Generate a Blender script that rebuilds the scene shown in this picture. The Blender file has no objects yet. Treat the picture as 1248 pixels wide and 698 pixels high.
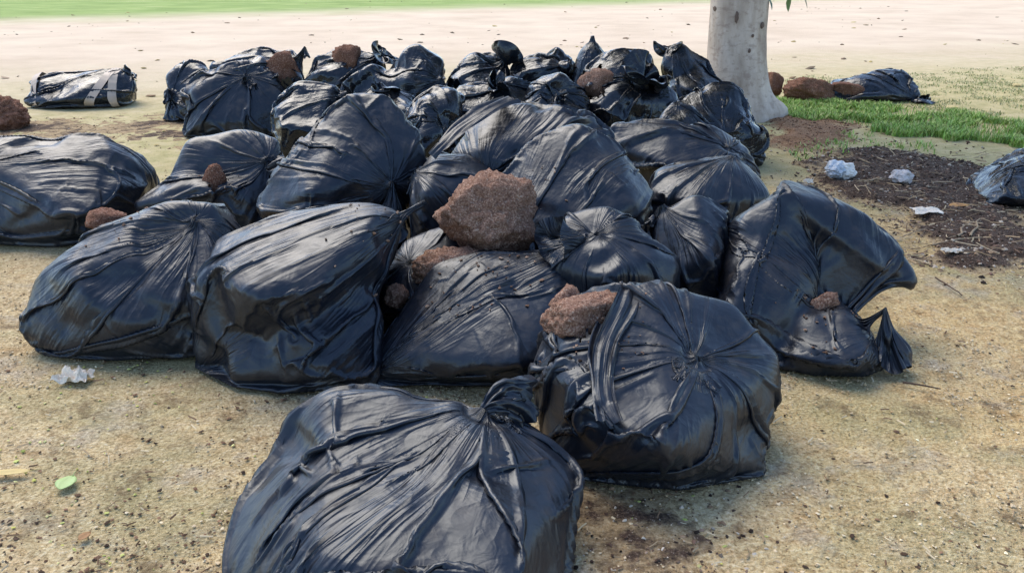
import bpy, bmesh, math, random, os
import numpy as np
from mathutils import Vector, noise as mnoise
from concurrent.futures import ThreadPoolExecutor

# ------------------------------------------------------------------ camera, sky, sun, exposure
scene = bpy.context.scene
COL = scene.collection
CAM_H, FPX, PITCH = 1.5, 1081.0, math.radians(20.7)
cam_data = bpy.data.cameras.new('camera')
cam = bpy.data.objects.new('camera', cam_data)
COL.objects.link(cam)
cam.location = (0, 0, CAM_H)
cam.rotation_euler = (math.pi / 2 - PITCH, 0, 0)
cam_data.sensor_width = 36.0
cam_data.lens = 36.0 * FPX / 1248.0
cam_data.clip_start = 0.05
cam_data.clip_end = 2000
scene.camera = cam

SUN_EL, SUN_AZ = math.radians(52), math.radians(-35)     # azimuth measured from +Y towards +X
world = bpy.data.worlds.new('World')
scene.world = world
world.use_nodes = True
wn = world.node_tree
sky = wn.nodes.new('ShaderNodeTexSky')
sky.sky_type = 'NISHITA'
sky.sun_disc = False
sky.sun_elevation = SUN_EL
sky.sun_rotation = SUN_AZ
sky.air_density = 1.0
sky.dust_density = 0.7
sky.ozone_density = 1.5
bg = wn.nodes['Background']
bg.inputs['Strength'].default_value = 0.14
wn.links.new(sky.outputs[0], bg.inputs['Color'])
sun_data = bpy.data.lights.new('sun', 'SUN')
sun_data.energy = 1.5
sun_data.angle = math.radians(46)
sun_data.color = (1.0, 0.86, 0.68)
sun = bpy.data.objects.new('sun', sun_data)
COL.objects.link(sun)
sd = Vector((math.sin(SUN_AZ) * math.cos(SUN_EL), math.cos(SUN_AZ) * math.cos(SUN_EL), math.sin(SUN_EL)))
sun.rotation_euler = sd.to_track_quat('Z', 'Y').to_euler()
scene.view_settings.view_transform = 'Standard'
scene.view_settings.look = 'None'
scene.view_settings.gamma = 1.0
scene.view_settings.exposure = 1.3

# ------------------------------------------------------------------ pixel helpers
SP, CP = math.sin(PITCH), math.cos(PITCH)
def ray(px, py):
    a, b = (px - 624.0) / FPX, (py - 349.0) / FPX
    return a, CP - b * SP, -SP - b * CP          # world direction x, y, z
def at(px, py, Y):
    x, y, z = ray(px, py)
    t = Y / y
    return (x * t, Y, CAM_H + z * t)
def ground(px, py, z=0.0):
    x, y, zz = ray(px, py)
    t = (z - CAM_H) / zz
    return (x * t, y * t, z)
def Yg(py):
    return ground(624, py)[1]

# ------------------------------------------------------------------ material helpers
def new_mat(name):
    m = bpy.data.materials.new(name)
    m.use_nodes = True
    nt = m.node_tree
    b = nt.nodes['Principled BSDF']
    return m, nt, b
class NT:
    def __init__(s, nt): s.nt = nt
    def n(s, t, **kw):
        o = s.nt.nodes.new(t)
        for k, v in kw.items():
            setattr(o, k, v)
        return o
    def l(s, a, b): s.nt.links.new(a, b)
    def noise(s, vec, scale, detail=4, rough=0.55, dist=0.0):
        o = s.n('ShaderNodeTexNoise')
        o.inputs['Scale'].default_value = scale
        o.inputs['Detail'].default_value = detail
        o.inputs['Roughness'].default_value = rough
        o.inputs['Distortion'].default_value = dist
        if vec is not None: s.l(vec, o.inputs['Vector'])
        return o.outputs['Fac']
    def ramp(s, fac, stops):
        o = s.n('ShaderNodeValToRGB')
        e = o.color_ramp.elements
        while len(e) < len(stops): e.new(0.5)
        for el, (p, c) in zip(e, stops):
            el.position = p
            el.color = (c, c, c, 1) if isinstance(c, (int, float)) else (*c, 1)
        s.l(fac, o.inputs['Fac'])
        return o.outputs['Color']
    def mix(s, fac, a, b, blend='MIX'):
        o = s.n('ShaderNodeMix', data_type='RGBA', blend_type=blend)
        for sock, v in ((o.inputs[0], fac), (o.inputs[6], a), (o.inputs[7], b)):
            if isinstance(v, (int, float)): sock.default_value = v
            elif isinstance(v, tuple): sock.default_value = (*v, 1)
            else: s.l(v, sock)
        return o.outputs[2]
    def math(s, op, a, b=0.0, c=0.0):
        o = s.n('ShaderNodeMath', operation=op)
        for sock, v in zip(o.inputs, (a, b, c)):
            if isinstance(v, (int, float)): sock.default_value = v
            else: s.l(v, sock)
        return o.outputs[0]
    def bump(s, h, strength, dist, normal=None):
        o = s.n('ShaderNodeBump')
        o.inputs['Strength'].default_value = strength
        o.inputs['Distance'].default_value = dist
        s.l(h, o.inputs['Height'])
        if normal is not None: s.l(normal, o.inputs['Normal'])
        return o.outputs['Normal']
    def mapping(s, vec, scale):
        o = s.n('ShaderNodeMapping')
        o.inputs['Scale'].default_value = scale
        s.l(vec, o.inputs['Vector'])
        return o.outputs[0]

def film_material(name, tint, rough, crinkle, pa=1.0, ka=0.5):
    m, nt, b = new_mat(name)
    N = NT(nt)
    at_ = N.n('ShaderNodeAttribute', attribute_name='pleat').outputs['Vector']
    geo = N.n('ShaderNodeTexCoord').outputs['Object']
    dust = N.ramp(N.noise(geo, 9, 5, 0.65), [(0.50, 0.0), (0.78, 1.0)])
    col = N.mix(N.math('MULTIPLY', dust, 0.28), tint, (0.13, 0.10, 0.075))
    N.l(col, b.inputs['Base Color'])
    r = N.math('MULTIPLY_ADD', N.noise(geo, 5, 3), 0.22, rough - 0.11)
    r2 = N.math('MULTIPLY_ADD', dust, 0.22, r)
    N.l(r2, b.inputs['Roughness'])
    b.inputs['IOR'].default_value = 1.50
    b.inputs['Specular Tint'].default_value = (0.80, 0.90, 1.0, 1)
    def ridged(v, scale, det, dist):
        n = N.noise(v, scale, det, 0.5, dist)
        r = N.math('SUBTRACT', 1.0, N.math('ABSOLUTE', N.math('MULTIPLY_ADD', n, 4.0, -2.0)))
        return N.math('MAXIMUM', r, 0.0)
    mask = N.ramp(N.noise(N.mapping(at_, (1, 1, 0.6)), 5, 2, 0.5), [(0.44, 0.0), (0.62, 1.0)])
    pl = N.math('MULTIPLY', ridged(N.mapping(at_, (1, 1, 0.07)), 22, 1, 0.15), mask)
    pl2 = N.math('MULTIPLY', ridged(N.mapping(at_, (1, 1, 0.09)), 60, 1, 0.2), mask)
    vor = N.n('ShaderNodeTexVoronoi', feature='F1', distance='EUCLIDEAN')
    vor.inputs['Scale'].default_value = 14
    N.l(N.mapping(geo, (1, 1, 1)), vor.inputs['Vector'])
    cr = N.math('MULTIPLY_ADD', N.noise(geo, 9, 3, 0.55, 0.8), 1.2, N.math('MULTIPLY', vor.outputs['Distance'], 0.5))
    n1 = N.bump(pl, 0.60 * pa, 0.010)
    n2 = N.bump(pl2, 0.80 * pa, 0.004, n1)
    n3 = N.bump(cr, crinkle, 0.012, n2)
    mask2 = N.ramp(N.noise(geo, 3.1, 3, 0.6), [(0.40, 0.15), (0.62, 1.0)])
    k1 = N.math('MULTIPLY', ridged(geo, 7.5, 2, 0.7), mask2)
    k2 = N.math('MULTIPLY', ridged(geo, 19, 2, 0.9), mask2)
    n4 = N.bump(k1, 0.36 * ka, 0.014, n3)
    n5 = N.bump(k2, 0.26 * ka, 0.006, n4)
    N.l(n5, b.inputs['Normal'])
    return m
FILM = film_material('black_film', (0.0085, 0.011, 0.0175), 0.34, 0.32)
FILM_SHINY = film_material('glossy_black_film', (0.006, 0.0075, 0.011), 0.20, 0.5, 0.35, 1.0)

# ------------------------------------------------------------------ object helpers
def link(name, me, parent=None, mat=None, label=None, category=None, group=None, kind=None):
    o = bpy.data.objects.new(name, me)
    COL.objects.link(o)
    if mat is not None and me is not None: me.materials.append(mat)
    if parent is not None: o.parent = parent
    for k, v in (('label', label), ('category', category), ('group', group), ('kind', kind)):
        if v: o[k] = v
    return o
def mesh_np(name, co, quads, smooth=True, tris=None):
    me = bpy.data.meshes.new(name)
    nq = len(quads); ntri = 0 if tris is None else len(tris)
    me.vertices.add(len(co))
    me.vertices.foreach_set('co', np.ascontiguousarray(co, dtype=np.float32).ravel())
    nl = nq * 4 + ntri * 3
    me.loops.add(nl)
    li = np.asarray(quads, dtype=np.int32).ravel() if nq else np.zeros(0, np.int32)
    if ntri: li = np.concatenate([li, np.asarray(tris, dtype=np.int32).ravel()])
    me.loops.foreach_set('vertex_index', li.astype(np.int32))
    me.polygons.add(nq + ntri)
    ls = np.concatenate([np.arange(nq) * 4, nq * 4 + np.arange(ntri) * 3]).astype(np.int32)
    me.polygons.foreach_set('loop_start', ls)
    me.update(calc_edges=True)
    me.polygons.foreach_set('use_smooth', np.full(nq + ntri, smooth))
    return me

# ------------------------------------------------------------------ the bag: a film of real slack draped over its contents by a small cloth solver
def hull_planes(pts):
    bm = bmesh.new()
    for p in pts: bm.verts.new(p)
    bmesh.ops.remove_doubles(bm, verts=bm.verts, dist=0.004)
    bmesh.ops.convex_hull(bm, input=bm.verts)
    c = np.mean([v.co[:] for v in bm.verts], axis=0)
    pl = []
    for f in bm.faces:
        if f.calc_area() < 1e-6: continue
        n = np.array(f.normal[:]); p = np.array(f.verts[0].co[:])
        if n @ (c - p) > 0: n = -n
        pl.append((*n, n @ p))
    bm.free()
    return np.array(pl, dtype=np.float32)

def lobe_points(outline, rng, Yf=None, depth=0.5, lean=0.55, bulge=0.16, back=0.8, lb_foot=1.0):
    """outline of one lump of contents in photo pixels -> points of a convex lump with depth, standing on the ground"""
    xs = np.array([p[0] for p in outline], float); ys = np.array([p[1] for p in outline], float)
    yb, yt = ys.max(), ys.min()
    Yf = Yg(yb) if Yf is None else Yf
    pts = []
    cx, cy = xs.mean(), ys.mean()
    Ym = Yf + depth * lean
    for x, y in zip(xs, ys):
        t = (yb - y) / max(yb - yt, 1)
        Y = Yf + depth * lean * min(1, t * 1.15)
        p = at(x, y, Y)
        pts.append(p)
        f = 0.55 + 0.15 * rng.random()
        q = at(cx + (x - cx) * f, cy + (y - cy) * f, Y - bulge * depth * max(0.0, rng.random() * 2.6 - 0.7))
        pts.append(q)
    P = np.array(pts[0::2]); c = P.mean(0)
    for p, yy in zip(P, ys):
        k = back * (0.85 + 0.2 * rng.random())
        pts.append((c[0] + (p[0] - c[0]) * k, p[1] * 0 + Yf + depth * (0.9 + 0.15 * rng.random()), max(0.0, p[2] * ((0.72 if lb_foot else 0.95) + 0.12 * rng.random()))))
        if lb_foot is None or (yb - yy) / max(yb - yt, 1) > 0.5: continue
        for ky, kx in ((0.12, 0.85), (0.45, 0.97), (0.85, 0.80)):
            pts.append((c[0] + (p[0] - c[0]) * kx * lb_foot, Yf + ky * depth, 0.012))
    pts = [(p[0], p[1], max(p[2], 0.01)) for p in pts]
    return pts

def smooth_noise(rng, U, V, ku, kv):
    a = rng.standard_normal((ku, kv)).astype(np.float32)
    ui = np.arange(U) * ku / U; vi = np.linspace(0, kv - 1, V)
    u0 = ui.astype(int); fu = (ui - u0); fu = fu * fu * (3 - 2 * fu)
    v0 = np.minimum(vi.astype(int), kv - 2); fv = vi - v0; fv = fv * fv * (3 - 2 * fv)
    r = a[u0 % ku] * (1 - fu)[:, None] + a[(u0 + 1) % ku] * fu[:, None]
    return (r[:, v0] * (1 - fv) + r[:, v0 + 1] * fv).astype(np.float32)

class Bag: pass
def prepare(spec):
    rng = np.random.default_rng(spec['seed'])
    B = Bag(); B.spec = spec; B.rng = rng
    lobes = []
    for lb in spec['lobes']:
        lobes.append(lobe_points(lb['o'], rng, lb.get('Yf'), lb.get('d', 0.5), lb.get('lean', 0.55), lb.get('bulge', 0.16), lb.get('back', 0.8), lb.get('foot', 1.0)))
    B.chunks = [hull_planes(p) for p in lobes]
    allp = [p for l in lobes for p in l]
    B.hull = hull_planes(allp)
    A = np.array(allp); B.lo, B.hi = A.min(0), A.max(0)
    B.center = (B.lo + B.hi) / 2
    B.center[2] = min(B.center[2], B.lo[2] + 0.42 * (B.hi[2] - B.lo[2]))
    return B

def exit_points(planes, c, d):
    """d: (...,3) unit directions; returns the distance to where each ray leaves the hull"""
    den = d @ planes[:, :3].T
    num = planes[:, 3] - planes[:, :3] @ c
    t = np.where(den > 1e-5, num / np.maximum(den, 1e-5), 1e9)
    return t.min(-1)

def blur3(a, n=1):
    for _ in range(n):
        for ax in range(3):
            p = np.pad(a, [(1, 1) if k == ax else (0, 0) for k in range(3)], mode='edge')
            sl = [slice(None)] * 3
            lo = sl.copy(); lo[ax] = slice(0, -2); mi = sl.copy(); mi[ax] = slice(1, -1); hi = sl.copy(); hi[ax] = slice(2, None)
            a = 0.25 * p[tuple(lo)] + 0.5 * p[tuple(mi)] + 0.25 * p[tuple(hi)]
    return a

def contents_field(B, K):
    """distance field of the lumpy contents on a small grid"""
    s = B.spec
    cell = s.get('cell', 0.022)
    mg = 0.10
    lo = B.lo - mg; lo[2] = -0.05
    n = np.ceil((B.hi + mg - lo) / cell).astype(int) + 1
    ax = [lo[k] + cell * np.arange(n[k]) for k in range(3)]
    G = np.stack(np.meshgrid(*ax, indexing='ij'), -1).astype(np.float32)
    f = None
    for P in B.chunks:
        d = (G @ P[:, :3].T - P[:, 3]).max(-1)
        f = d if f is None else np.minimum(f, d)
    rng = B.rng
    # broken blocks of compost pressed against the film, with hollows between them
    hol = s.get('hollow', 0.032)
    zz = np.clip((G[..., 2] - 0.04) / 0.14, 0, 1)
    core = f + hol * zz * zz * (3 - 2 * zz)
    ext = B.hi - B.lo
    for _ in range(s.get('blocks', 12)):
        c0 = B.lo + ext * (0.12 + 0.76 * rng.random(3)); c0[2] = B.lo[2] + ext[2] * (0.35 + 0.6 * rng.random())
        M = np.linalg.qr(rng.standard_normal((3, 3)))[0].astype(np.float32)
        hs = (0.10 + 0.13 * rng.random(3)).astype(np.float32) * np.float32(0.55 + 0.55 * ext.max())
        bx = (np.abs((G - c0.astype(np.float32)) @ M) - hs).max(-1)
        core = np.minimum(core, np.maximum(f, bx))
    f = core
    q = np.zeros_like(f)
    for w, amp in ((0.30, 1.0), (0.16, 0.6)):
        kn = np.maximum(2, np.ceil((n * cell) / w).astype(int) + 1)
        a = rng.standard_normal(kn).astype(np.float32)
        for k in range(3):
            t = np.linspace(0, kn[k] - 1.001, n[k]); i0 = t.astype(int); fr = (t - i0); fr = (fr * fr * (3 - 2 * fr)).astype(np.float32)
            sh = [1, 1, 1]; sh[k] = -1; fr = fr.reshape(sh)
            a = np.take(a, i0, k) * (1 - fr) + np.take(a, np.minimum(i0 + 1, kn[k] - 1), k) * fr
        q += amp * a
    f = f + s.get('lump', 0.008) * q + 0.004
    if K is not None and s.get('dimple', 0.0) > 0:
        dk = s['dimple'] - np.sqrt(((G - K.astype(np.float32)) ** 2).sum(-1))
        f = np.maximum(f, dk)
    f = blur3(f, s.get('soft', 1))
    B.f = np.ascontiguousarray(f, np.float32); B.fl = lo.astype(np.float32); B.cell = np.float32(cell); B.fn = n
    g = np.stack(np.gradient(B.f, cell), 0)
    g /= np.sqrt((g ** 2).sum(0)) + 1e-6
    B.g = np.ascontiguousarray(g.reshape(3, -1), np.float32)
    B.ff = B.f.ravel()

def layout(B):
    s = B.spec
    U, V, T = s['U'], s['V'], s['T']
    c = B.center
    kp = s['knot']
    if len(kp) == 3 and not s.get('kray'):
        K = np.array(at(*kp))
    else:
        # where the view ray through the knot's pixel meets the contents
        o = np.array((0, 0, CAM_H)); d = np.array(ray(kp[0], kp[1])); d /= np.linalg.norm(d)
        P = B.hull.astype(float)
        den = P[:, :3] @ d; num = P[:, 3] - P[:, :3] @ o
        tin = max(num[i] / den[i] for i in range(len(P)) if den[i] < -1e-6)
        K = o + d * (tin + s.get('sink', 0.0))
    ax = K - c; ax /= np.linalg.norm(ax)
    ref = np.array((0, 0, 1.0)) if abs(ax[2]) < 0.85 else np.array((0, 1.0, 0))
    e1 = np.cross(ax, ref); e1 /= np.linalg.norm(e1); e2 = np.cross(ax, e1)
    th = np.arange(U) / U * 2 * np.pi
    dense = 160
    ph = np.linspace(0.05, math.pi - 0.03, dense)
    tw = s.get('twist', 0.5) * np.exp(-ph / 0.35)
    tt = th[:, None] + tw[None, :]
    d = (np.sin(ph)[None, :, None] * (np.cos(tt)[..., None] * e1 + np.sin(tt)[..., None] * e2) + np.cos(ph)[None, :, None] * ax)
    t = exit_points(B.hull, c, d)
    pos = c + d * (t + 0.004)[..., None]
    # draw the film to the knot
    k0 = c + ax * (exit_points(B.hull, c, ax[None, :])[0])
    w = np.exp(-(ph / s.get('kw', 0.22)) ** 2)
    pos = pos + (K - k0)[None, None, :] * w[None, :, None]
    seg = np.linalg.norm(np.diff(pos, axis=1), axis=2)
    arc = np.concatenate([np.zeros((U, 1)), np.cumsum(seg, 1)], 1)
    out = np.empty((U, V, 3))
    tv = np.linspace(0, 1, V)
    for i in range(U):
        a = arc[i] / arc[i, -1]
        for k in range(3): out[i, :, k] = np.interp(tv, a, pos[i, :, k])
    rn = s.get('neck', 0.014)
    t0 = th + s.get('twist', 0.5)
    ring = K + rn * (np.cos(t0)[:, None] * e1 + np.sin(t0)[:, None] * e2)
    out[:, 0] = ring
    B.arc = arc[:, -1].mean()
    B.T = T
    X0 = out
    if T:
        tl = s.get('tuft', 0.14)
        td = ax * s.get('tax', 0.7) + np.array(s.get('tdir', (0, 0, 0.2))); td /= np.linalg.norm(td)
        f1 = np.cross(td, ref); f1 /= np.linalg.norm(f1); f2 = np.cross(td, f1)
        sv = np.linspace(1, 0, T, endpoint=False)
        wob = smooth_noise(B.rng, U, T, 7, 4); wob2 = smooth_noise(B.rng, U, T, 5, 3)
        r = rn + (s.get('flare', 0.55) * tl) * (sv ** 0.8)[None, :] * np.maximum(0.2, 1 + 0.5 * wob)
        tp = K + sv[None, :, None] * tl * td * (1 + 0.35 * wob2)[..., None] + r[..., None] * (np.cos(t0)[:, None, None] * f1 + np.sin(t0)[:, None, None] * f2)
        X0 = np.concatenate([tp, out], 1)
    B.ax = ax; B.K = K; B.th = th
    contents_field(B, K)
    return X0

def solve(B):
    s = B.spec
    X0 = layout(B)
    U, W = X0.shape[:2]; T = B.T
    rng = B.rng
    arcd = np.abs(np.arange(W) - T) / max(1, (W - T)) * B.arc
    eu = (s.get('eu', 0.16) - 0.015) + s.get('ek', 0.7) * np.exp(-arcd / s.get('kl', 0.22))
    if T: eu[:T] = s.get('et', 0.45)
    ev = np.full(W, s.get('ev', 0.03))
    if T: ev[:T] = 0.15
    EU = eu[None, :] * (1 + 0.5 * smooth_noise(rng, U, W, 9, 5)) + 0.04 * smooth_noise(rng, U, W, 5, 4)
    EV = ev[None, :] * (1 + 0.9 * smooth_noise(rng, U, W, 7, 6))
    SU, SV = 1 + np.clip(EU, 0.01, 1.2), 1 + np.clip(EV, -0.01, 0.5)
    per = np.linalg.norm(np.roll(X0, -1, 0) - X0, axis=2).sum(0)
    nk = s.get('pleats', 34)
    seedn = (0.26 * per / nk)[None, :] * smooth_noise(rng, U, W, nk, 5) + (0.22 * per / (nk * 2.1))[None, :] * smooth_noise(rng, U, W, int(nk * 2.1), 8)
    fine = (0.20 * per / (nk * 3.6))[None, :] * smooth_noise(rng, U, W, int(nk * 3.6), 10) * np.clip(0.6 + smooth_noise(rng, U, W, 6, 5), 0, 2)
    cross = smooth_noise(rng, U, W, 7, 26) * 0.003
    seedn = seedn + cross
    cen = B.center
    lv0 = 4 if U >= 160 else 2
    levels = [4, 2, 1] if U >= 160 else [2, 1]
    iters = {4: 100, 2: 70, 1: 36} if len(levels) == 3 else {2: 110, 1: 50}
    n = B.fn; cell = B.cell; fl = B.fl[:, None]
    st0, st1 = int(n[1] * n[2]), int(n[2])
    hi = (np.array(n) - 2.001).astype(np.float32)[:, None]
    ff, gg = B.ff, B.g
    th_ = np.float32(0.003)
    x = None
    for lv in levels:
        idx_v = np.arange(W) if lv == 1 else np.unique(np.concatenate([np.arange(T % lv, W, lv), [0, T, W - 1]]))
        R = X0[::lv][:, idx_v].transpose(2, 0, 1).astype(np.float32)
        u_, v_ = R.shape[1:]
        su = SU[::lv][:, idx_v].astype(np.float32); sv = SV[::lv][:, idx_v].astype(np.float32)
        du = np.roll(R, -1, 1) - R
        Lu = np.sqrt((du ** 2).sum(0)) * su
        dv = R[:, :, 1:] - R[:, :, :-1]
        Lv = np.sqrt((dv ** 2).sum(0)) * 0.5 * (sv[:, 1:] + sv[:, :-1])
        Lu_m = 0.5 * (Lu[:, 1:] + Lu[:, :-1])
        Ld = np.sqrt(Lu_m ** 2 + Lv ** 2)
        Lb = Lu + np.roll(Lu, -1, 0)
        Lbv = Lv[:, 1:] + Lv[:, :-1]
        tn = int(np.where(idx_v == T)[0][0])
        pin = R[:, :, tn].copy()
        bot = R[2] < 0.022
        bot[:, :tn + 2] = False
        botR = R[:, bot]
        botR[2] = 0.006
        if x is None:
            x = R.copy()
            dirn = R - cen.astype(np.float32)[:, None, None]
            dirn /= np.sqrt((dirn ** 2).sum(0)) + 1e-6
            x += dirn * (0.006 + seedn[::lv][:, idx_v])
        else:
            xi = np.empty((3, u_, px_v.size), np.float32)
            xi[:, ::2] = x
            xi[:, 1::2] = (9 * (x + np.roll(x, -1, 1)) - np.roll(x, 1, 1) - np.roll(x, -2, 1)) / 16
            pos = np.interp(idx_v, px_v, np.arange(px_v.size))
            i0 = np.minimum(pos.astype(int), px_v.size - 2); f = (pos - i0).astype(np.float32)
            im = np.maximum(i0 - 1, 0); i2 = np.minimum(i0 + 2, px_v.size - 1)
            p0, p1, p2, p3 = xi[:, :, im], xi[:, :, i0], xi[:, :, i0 + 1], xi[:, :, i2]
            x = p1 + 0.5 * f * (p2 - p0 + f * (2 * p0 - 5 * p1 + 4 * p2 - p3 + f * (3 * (p1 - p2) + p3 - p0)))
            x = np.ascontiguousarray(x, np.float32)
            dn = x - cen.astype(np.float32)[:, None, None]; dn /= np.sqrt((dn ** 2).sum(0)) + 1e-6
            x += dn * (fine[::lv][:, idx_v] * (1.0 if lv == 2 else 0.5) + rng.standard_normal(x.shape[1:]) * 0.0004).astype(np.float32)
        px_v = idx_v
        cling = s.get('cling', 1.0); cl = np.float32(0.018 * cling)
        tn_mask = np.zeros((u_, v_), bool); tn_mask[:, :tn + 1] = True; tn_mask = tn_mask.ravel()
        prev = x.copy()
        g = np.float32(0.00010 * s.get('g', 1.0))
        kb = s.get('kb', 0.035) * (1.3 if lv == 1 else 1.0)
        eps = np.float32(1e-9)
        for it in range(iters[lv]):
            vel = (x - prev) * np.float32(0.88)
            prev = x.copy()
            x += vel; x[2] -= g
            for sub in range(2):
                d = np.roll(x, -1, 1) - x
                l = np.sqrt(np.einsum('kij,kij->ij', d, d)) + eps
                d *= (0.36 * (l - Lu) / l)
                x += d; x -= np.roll(d, 1, 1)
                d = x[:, :, 1:] - x[:, :, :-1]
                l = np.sqrt(np.einsum('kij,kij->ij', d, d)) + eps
                d *= (0.36 * (l - Lv) / l)
                x[:, :, :-1] += d; x[:, :, 1:] -= d
                xr = np.roll(x, -1, 1)
                d = xr[:, :, 1:] - x[:, :, :-1]
                l = np.sqrt(np.einsum('kij,kij->ij', d, d)) + eps
                d *= (0.16 * (l - Ld) / l)
                x[:, :, :-1] += d; x[:, :, 1:] -= np.roll(d, 1, 1)
                xr = np.roll(x, -1, 1)
                d = x[:, :, 1:] - xr[:, :, :-1]
                l = np.sqrt(np.einsum('kij,kij->ij', d, d)) + eps
                d *= (0.16 * (l - Ld) / l)
                x[:, :, 1:] -= d; x[:, :, :-1] += np.roll(d, 1, 1)
            d = np.roll(x, -2, 1) - x
            l = np.sqrt(np.einsum('kij,kij->ij', d, d)) + eps
            d *= (kb * (l - Lb) / l)
            x += d; x -= np.roll(d, 2, 1)
            d = x[:, :, 2:] - x[:, :, :-2]
            l = np.sqrt(np.einsum('kij,kij->ij', d, d)) + eps
            d *= (kb * (l - Lbv) / l)
            x[:, :, :-2] += d; x[:, :, 2:] -= d
            # the contents push the film out and hold it by friction
            X = x.reshape(3, -1)
            c = (X - fl) / cell
            np.clip(c, 0, hi, out=c)
            ci = c.astype(np.int32); fr = c - ci
            k = ci[0] * st0 + ci[1] * st1 + ci[2]
            fx, fy, fz = fr
            v00 = ff[k] * (1 - fz) + ff[k + 1] * fz
            v01 = ff[k + st1] * (1 - fz) + ff[k + st1 + 1] * fz
            v10 = ff[k + st0] * (1 - fz) + ff[k + st0 + 1] * fz
            v11 = ff[k + st0 + st1] * (1 - fz) + ff[k + st0 + st1 + 1] * fz
            m = (v00 * (1 - fy) + v01 * fy) * (1 - fx) + (v10 * (1 - fy) + v11 * fy) * fx
            idx = np.nonzero(m < th_)[0]
            if idx.size:
                kk = k[idx] + (fx[idx] > 0.5) * st0 + (fy[idx] > 0.5) * st1 + (fz[idx] > 0.5)
                X[:, idx] += gg[:, kk] * (th_ - m[idx])
                pv = prev.reshape(3, -1)
                X[:, idx] = X[:, idx] * 0.7 + (pv[:, idx] + gg[:, kk] * np.maximum(0, th_ - m[idx])) * 0.3
                pv[:, idx] = X[:, idx]
            if cling > 0:
                pull = np.clip(m, 0, 0.02) * cl
                pull[tn_mask] = 0
                X -= gg[:, k] * pull
            x = X.reshape(3, u_, v_)
            low = x[2] < 0.004
            if low.any():
                x[2][low] = 0.004
                for q in range(2):
                    x[q][low] = prev[q][low]
            x[:, bot] = botR
            x[:, :, tn] = pin
    B.x = x
    return B

def build_bag(B):
    s = B.spec
    x = B.x; U, W = x.shape[1:]; T = B.T
    me_list = []
    def grid(v0, v1, cap):
        co = x[:, :, v0:v1].transpose(1, 2, 0).reshape(-1, 3)
        n = v1 - v0
        i = np.arange(U)[:, None] * n + np.arange(n - 1)[None, :]
        j = ((np.arange(U) + 1) % U)[:, None] * n + np.arange(n - 1)[None, :]
        q = np.stack([i, i + 1, j + 1, j], -1).reshape(-1, 4)
        tris = None
        if cap:
            co = np.concatenate([co, x[:, :, v1 - 1].mean(1)[None]], 0)
            a = np.arange(U) * n + n - 1; b = ((np.arange(U) + 1) % U) * n + n - 1
            tris = np.stack([a, np.full(U, len(co) - 1), b], -1)
            if v0 == 0:
                co = np.concatenate([co, x[:, :, 0].mean(1)[None] - 0.004 * B.ax[None].astype(np.float32)], 0)
                tris = np.concatenate([tris, np.stack([((np.arange(U) + 1) % U) * n, np.full(U, len(co) - 1), np.arange(U) * n], -1)], 0)
        return co, q, tris
    base = np.array((B.center[0], B.center[1], 0.0), np.float32)
    def make(nm, v0, v1, cap, parent=None):
        co, q, tris = grid(v0, v1, cap)
        if cap and s.get('holes'):
            qc = co[q].mean(1)
            keep = np.ones(len(q), bool)
            for (hx, hy, hr) in s['holes']:
                # torn through where the view ray of that pixel first meets the film
                o = np.array((0, 0, CAM_H)); d = np.array(ray(hx, hy)); d /= np.linalg.norm(d)
                rel = qc - o; tt = rel @ d
                off = np.linalg.norm(rel - tt[:, None] * d, axis=1)
                near = off < 0.012
                if not near.any(): near = off < 0.03
                if not near.any(): continue
                P = o + d * tt[near].min()
                v = qc - P
                ang = np.arctan2(v[:, 2], v[:, 0])
                rag = hr * (1 + 0.35 * np.sin(2 * ang + hx) + 0.25 * np.sin(5 * ang + hy) + 0.15 * np.sin(11 * ang))
                keep &= np.linalg.norm(v * (1, 0.7, 1), axis=1) > rag
                B.hole_pts = getattr(B, 'hole_pts', []) + [P]
            q = q[keep]
        me = mesh_np(nm, co - base, q, True, tris)
        th = np.repeat(B.th, v1 - v0); vv = np.tile(np.arange(v0, v1) / W * B.arc, U)
        R = s.get('pr', 0.28)
        a = np.stack([R * np.cos(th), R * np.sin(th), vv], -1)
        if cap: a = np.concatenate([a] + [a[-1:]] * (len(me.vertices) - len(a)), 0)
        at_ = me.attributes.new('pleat', 'FLOAT_VECTOR', 'POINT')
        a = a + s['seed'] * 1.37
        at_.data.foreach_set('vector', a.astype(np.float32).ravel())
        return me
    mat = FILM_SHINY if s.get('shiny') else FILM
    root = link('garbage_bag', make('garbage_bag', T, W, True), None, mat, s['label'], 'garbage bag', 'black garbage bags dumped on the ground')
    root.location = base.tolist()
    if T:
        nk = link('tied_neck', make('tied_neck', 0, T + 1, False), root, mat)
    return root

BAGS = []
def bag(label, lobes, knot=None, res=2, seed=None, **kw):
    U, V, T = {3: (240, 132, 28), 2: (160, 96, 20), 1: (96, 60, 12)}[res]
    if not knot and 'kdir' not in kw: pass
    d = dict(label=label, lobes=lobes, knot=knot, U=U, V=V, T=T if kw.pop('tied', True) else 0, seed=seed or (len(BAGS) + 11))
    d.update(kw)
    if (lobes[0].get('Yf') or 0) > 5.5: d['shiny'] = True; d['lump'] = max(d.get('lump', 0), 0.03); d['eu'] = max(d.get('eu', 0), 0.26); d['ev'] = 0.07
    BAGS.append(d)
def L(o, **kw):
    return dict(o=o, **kw)

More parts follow.
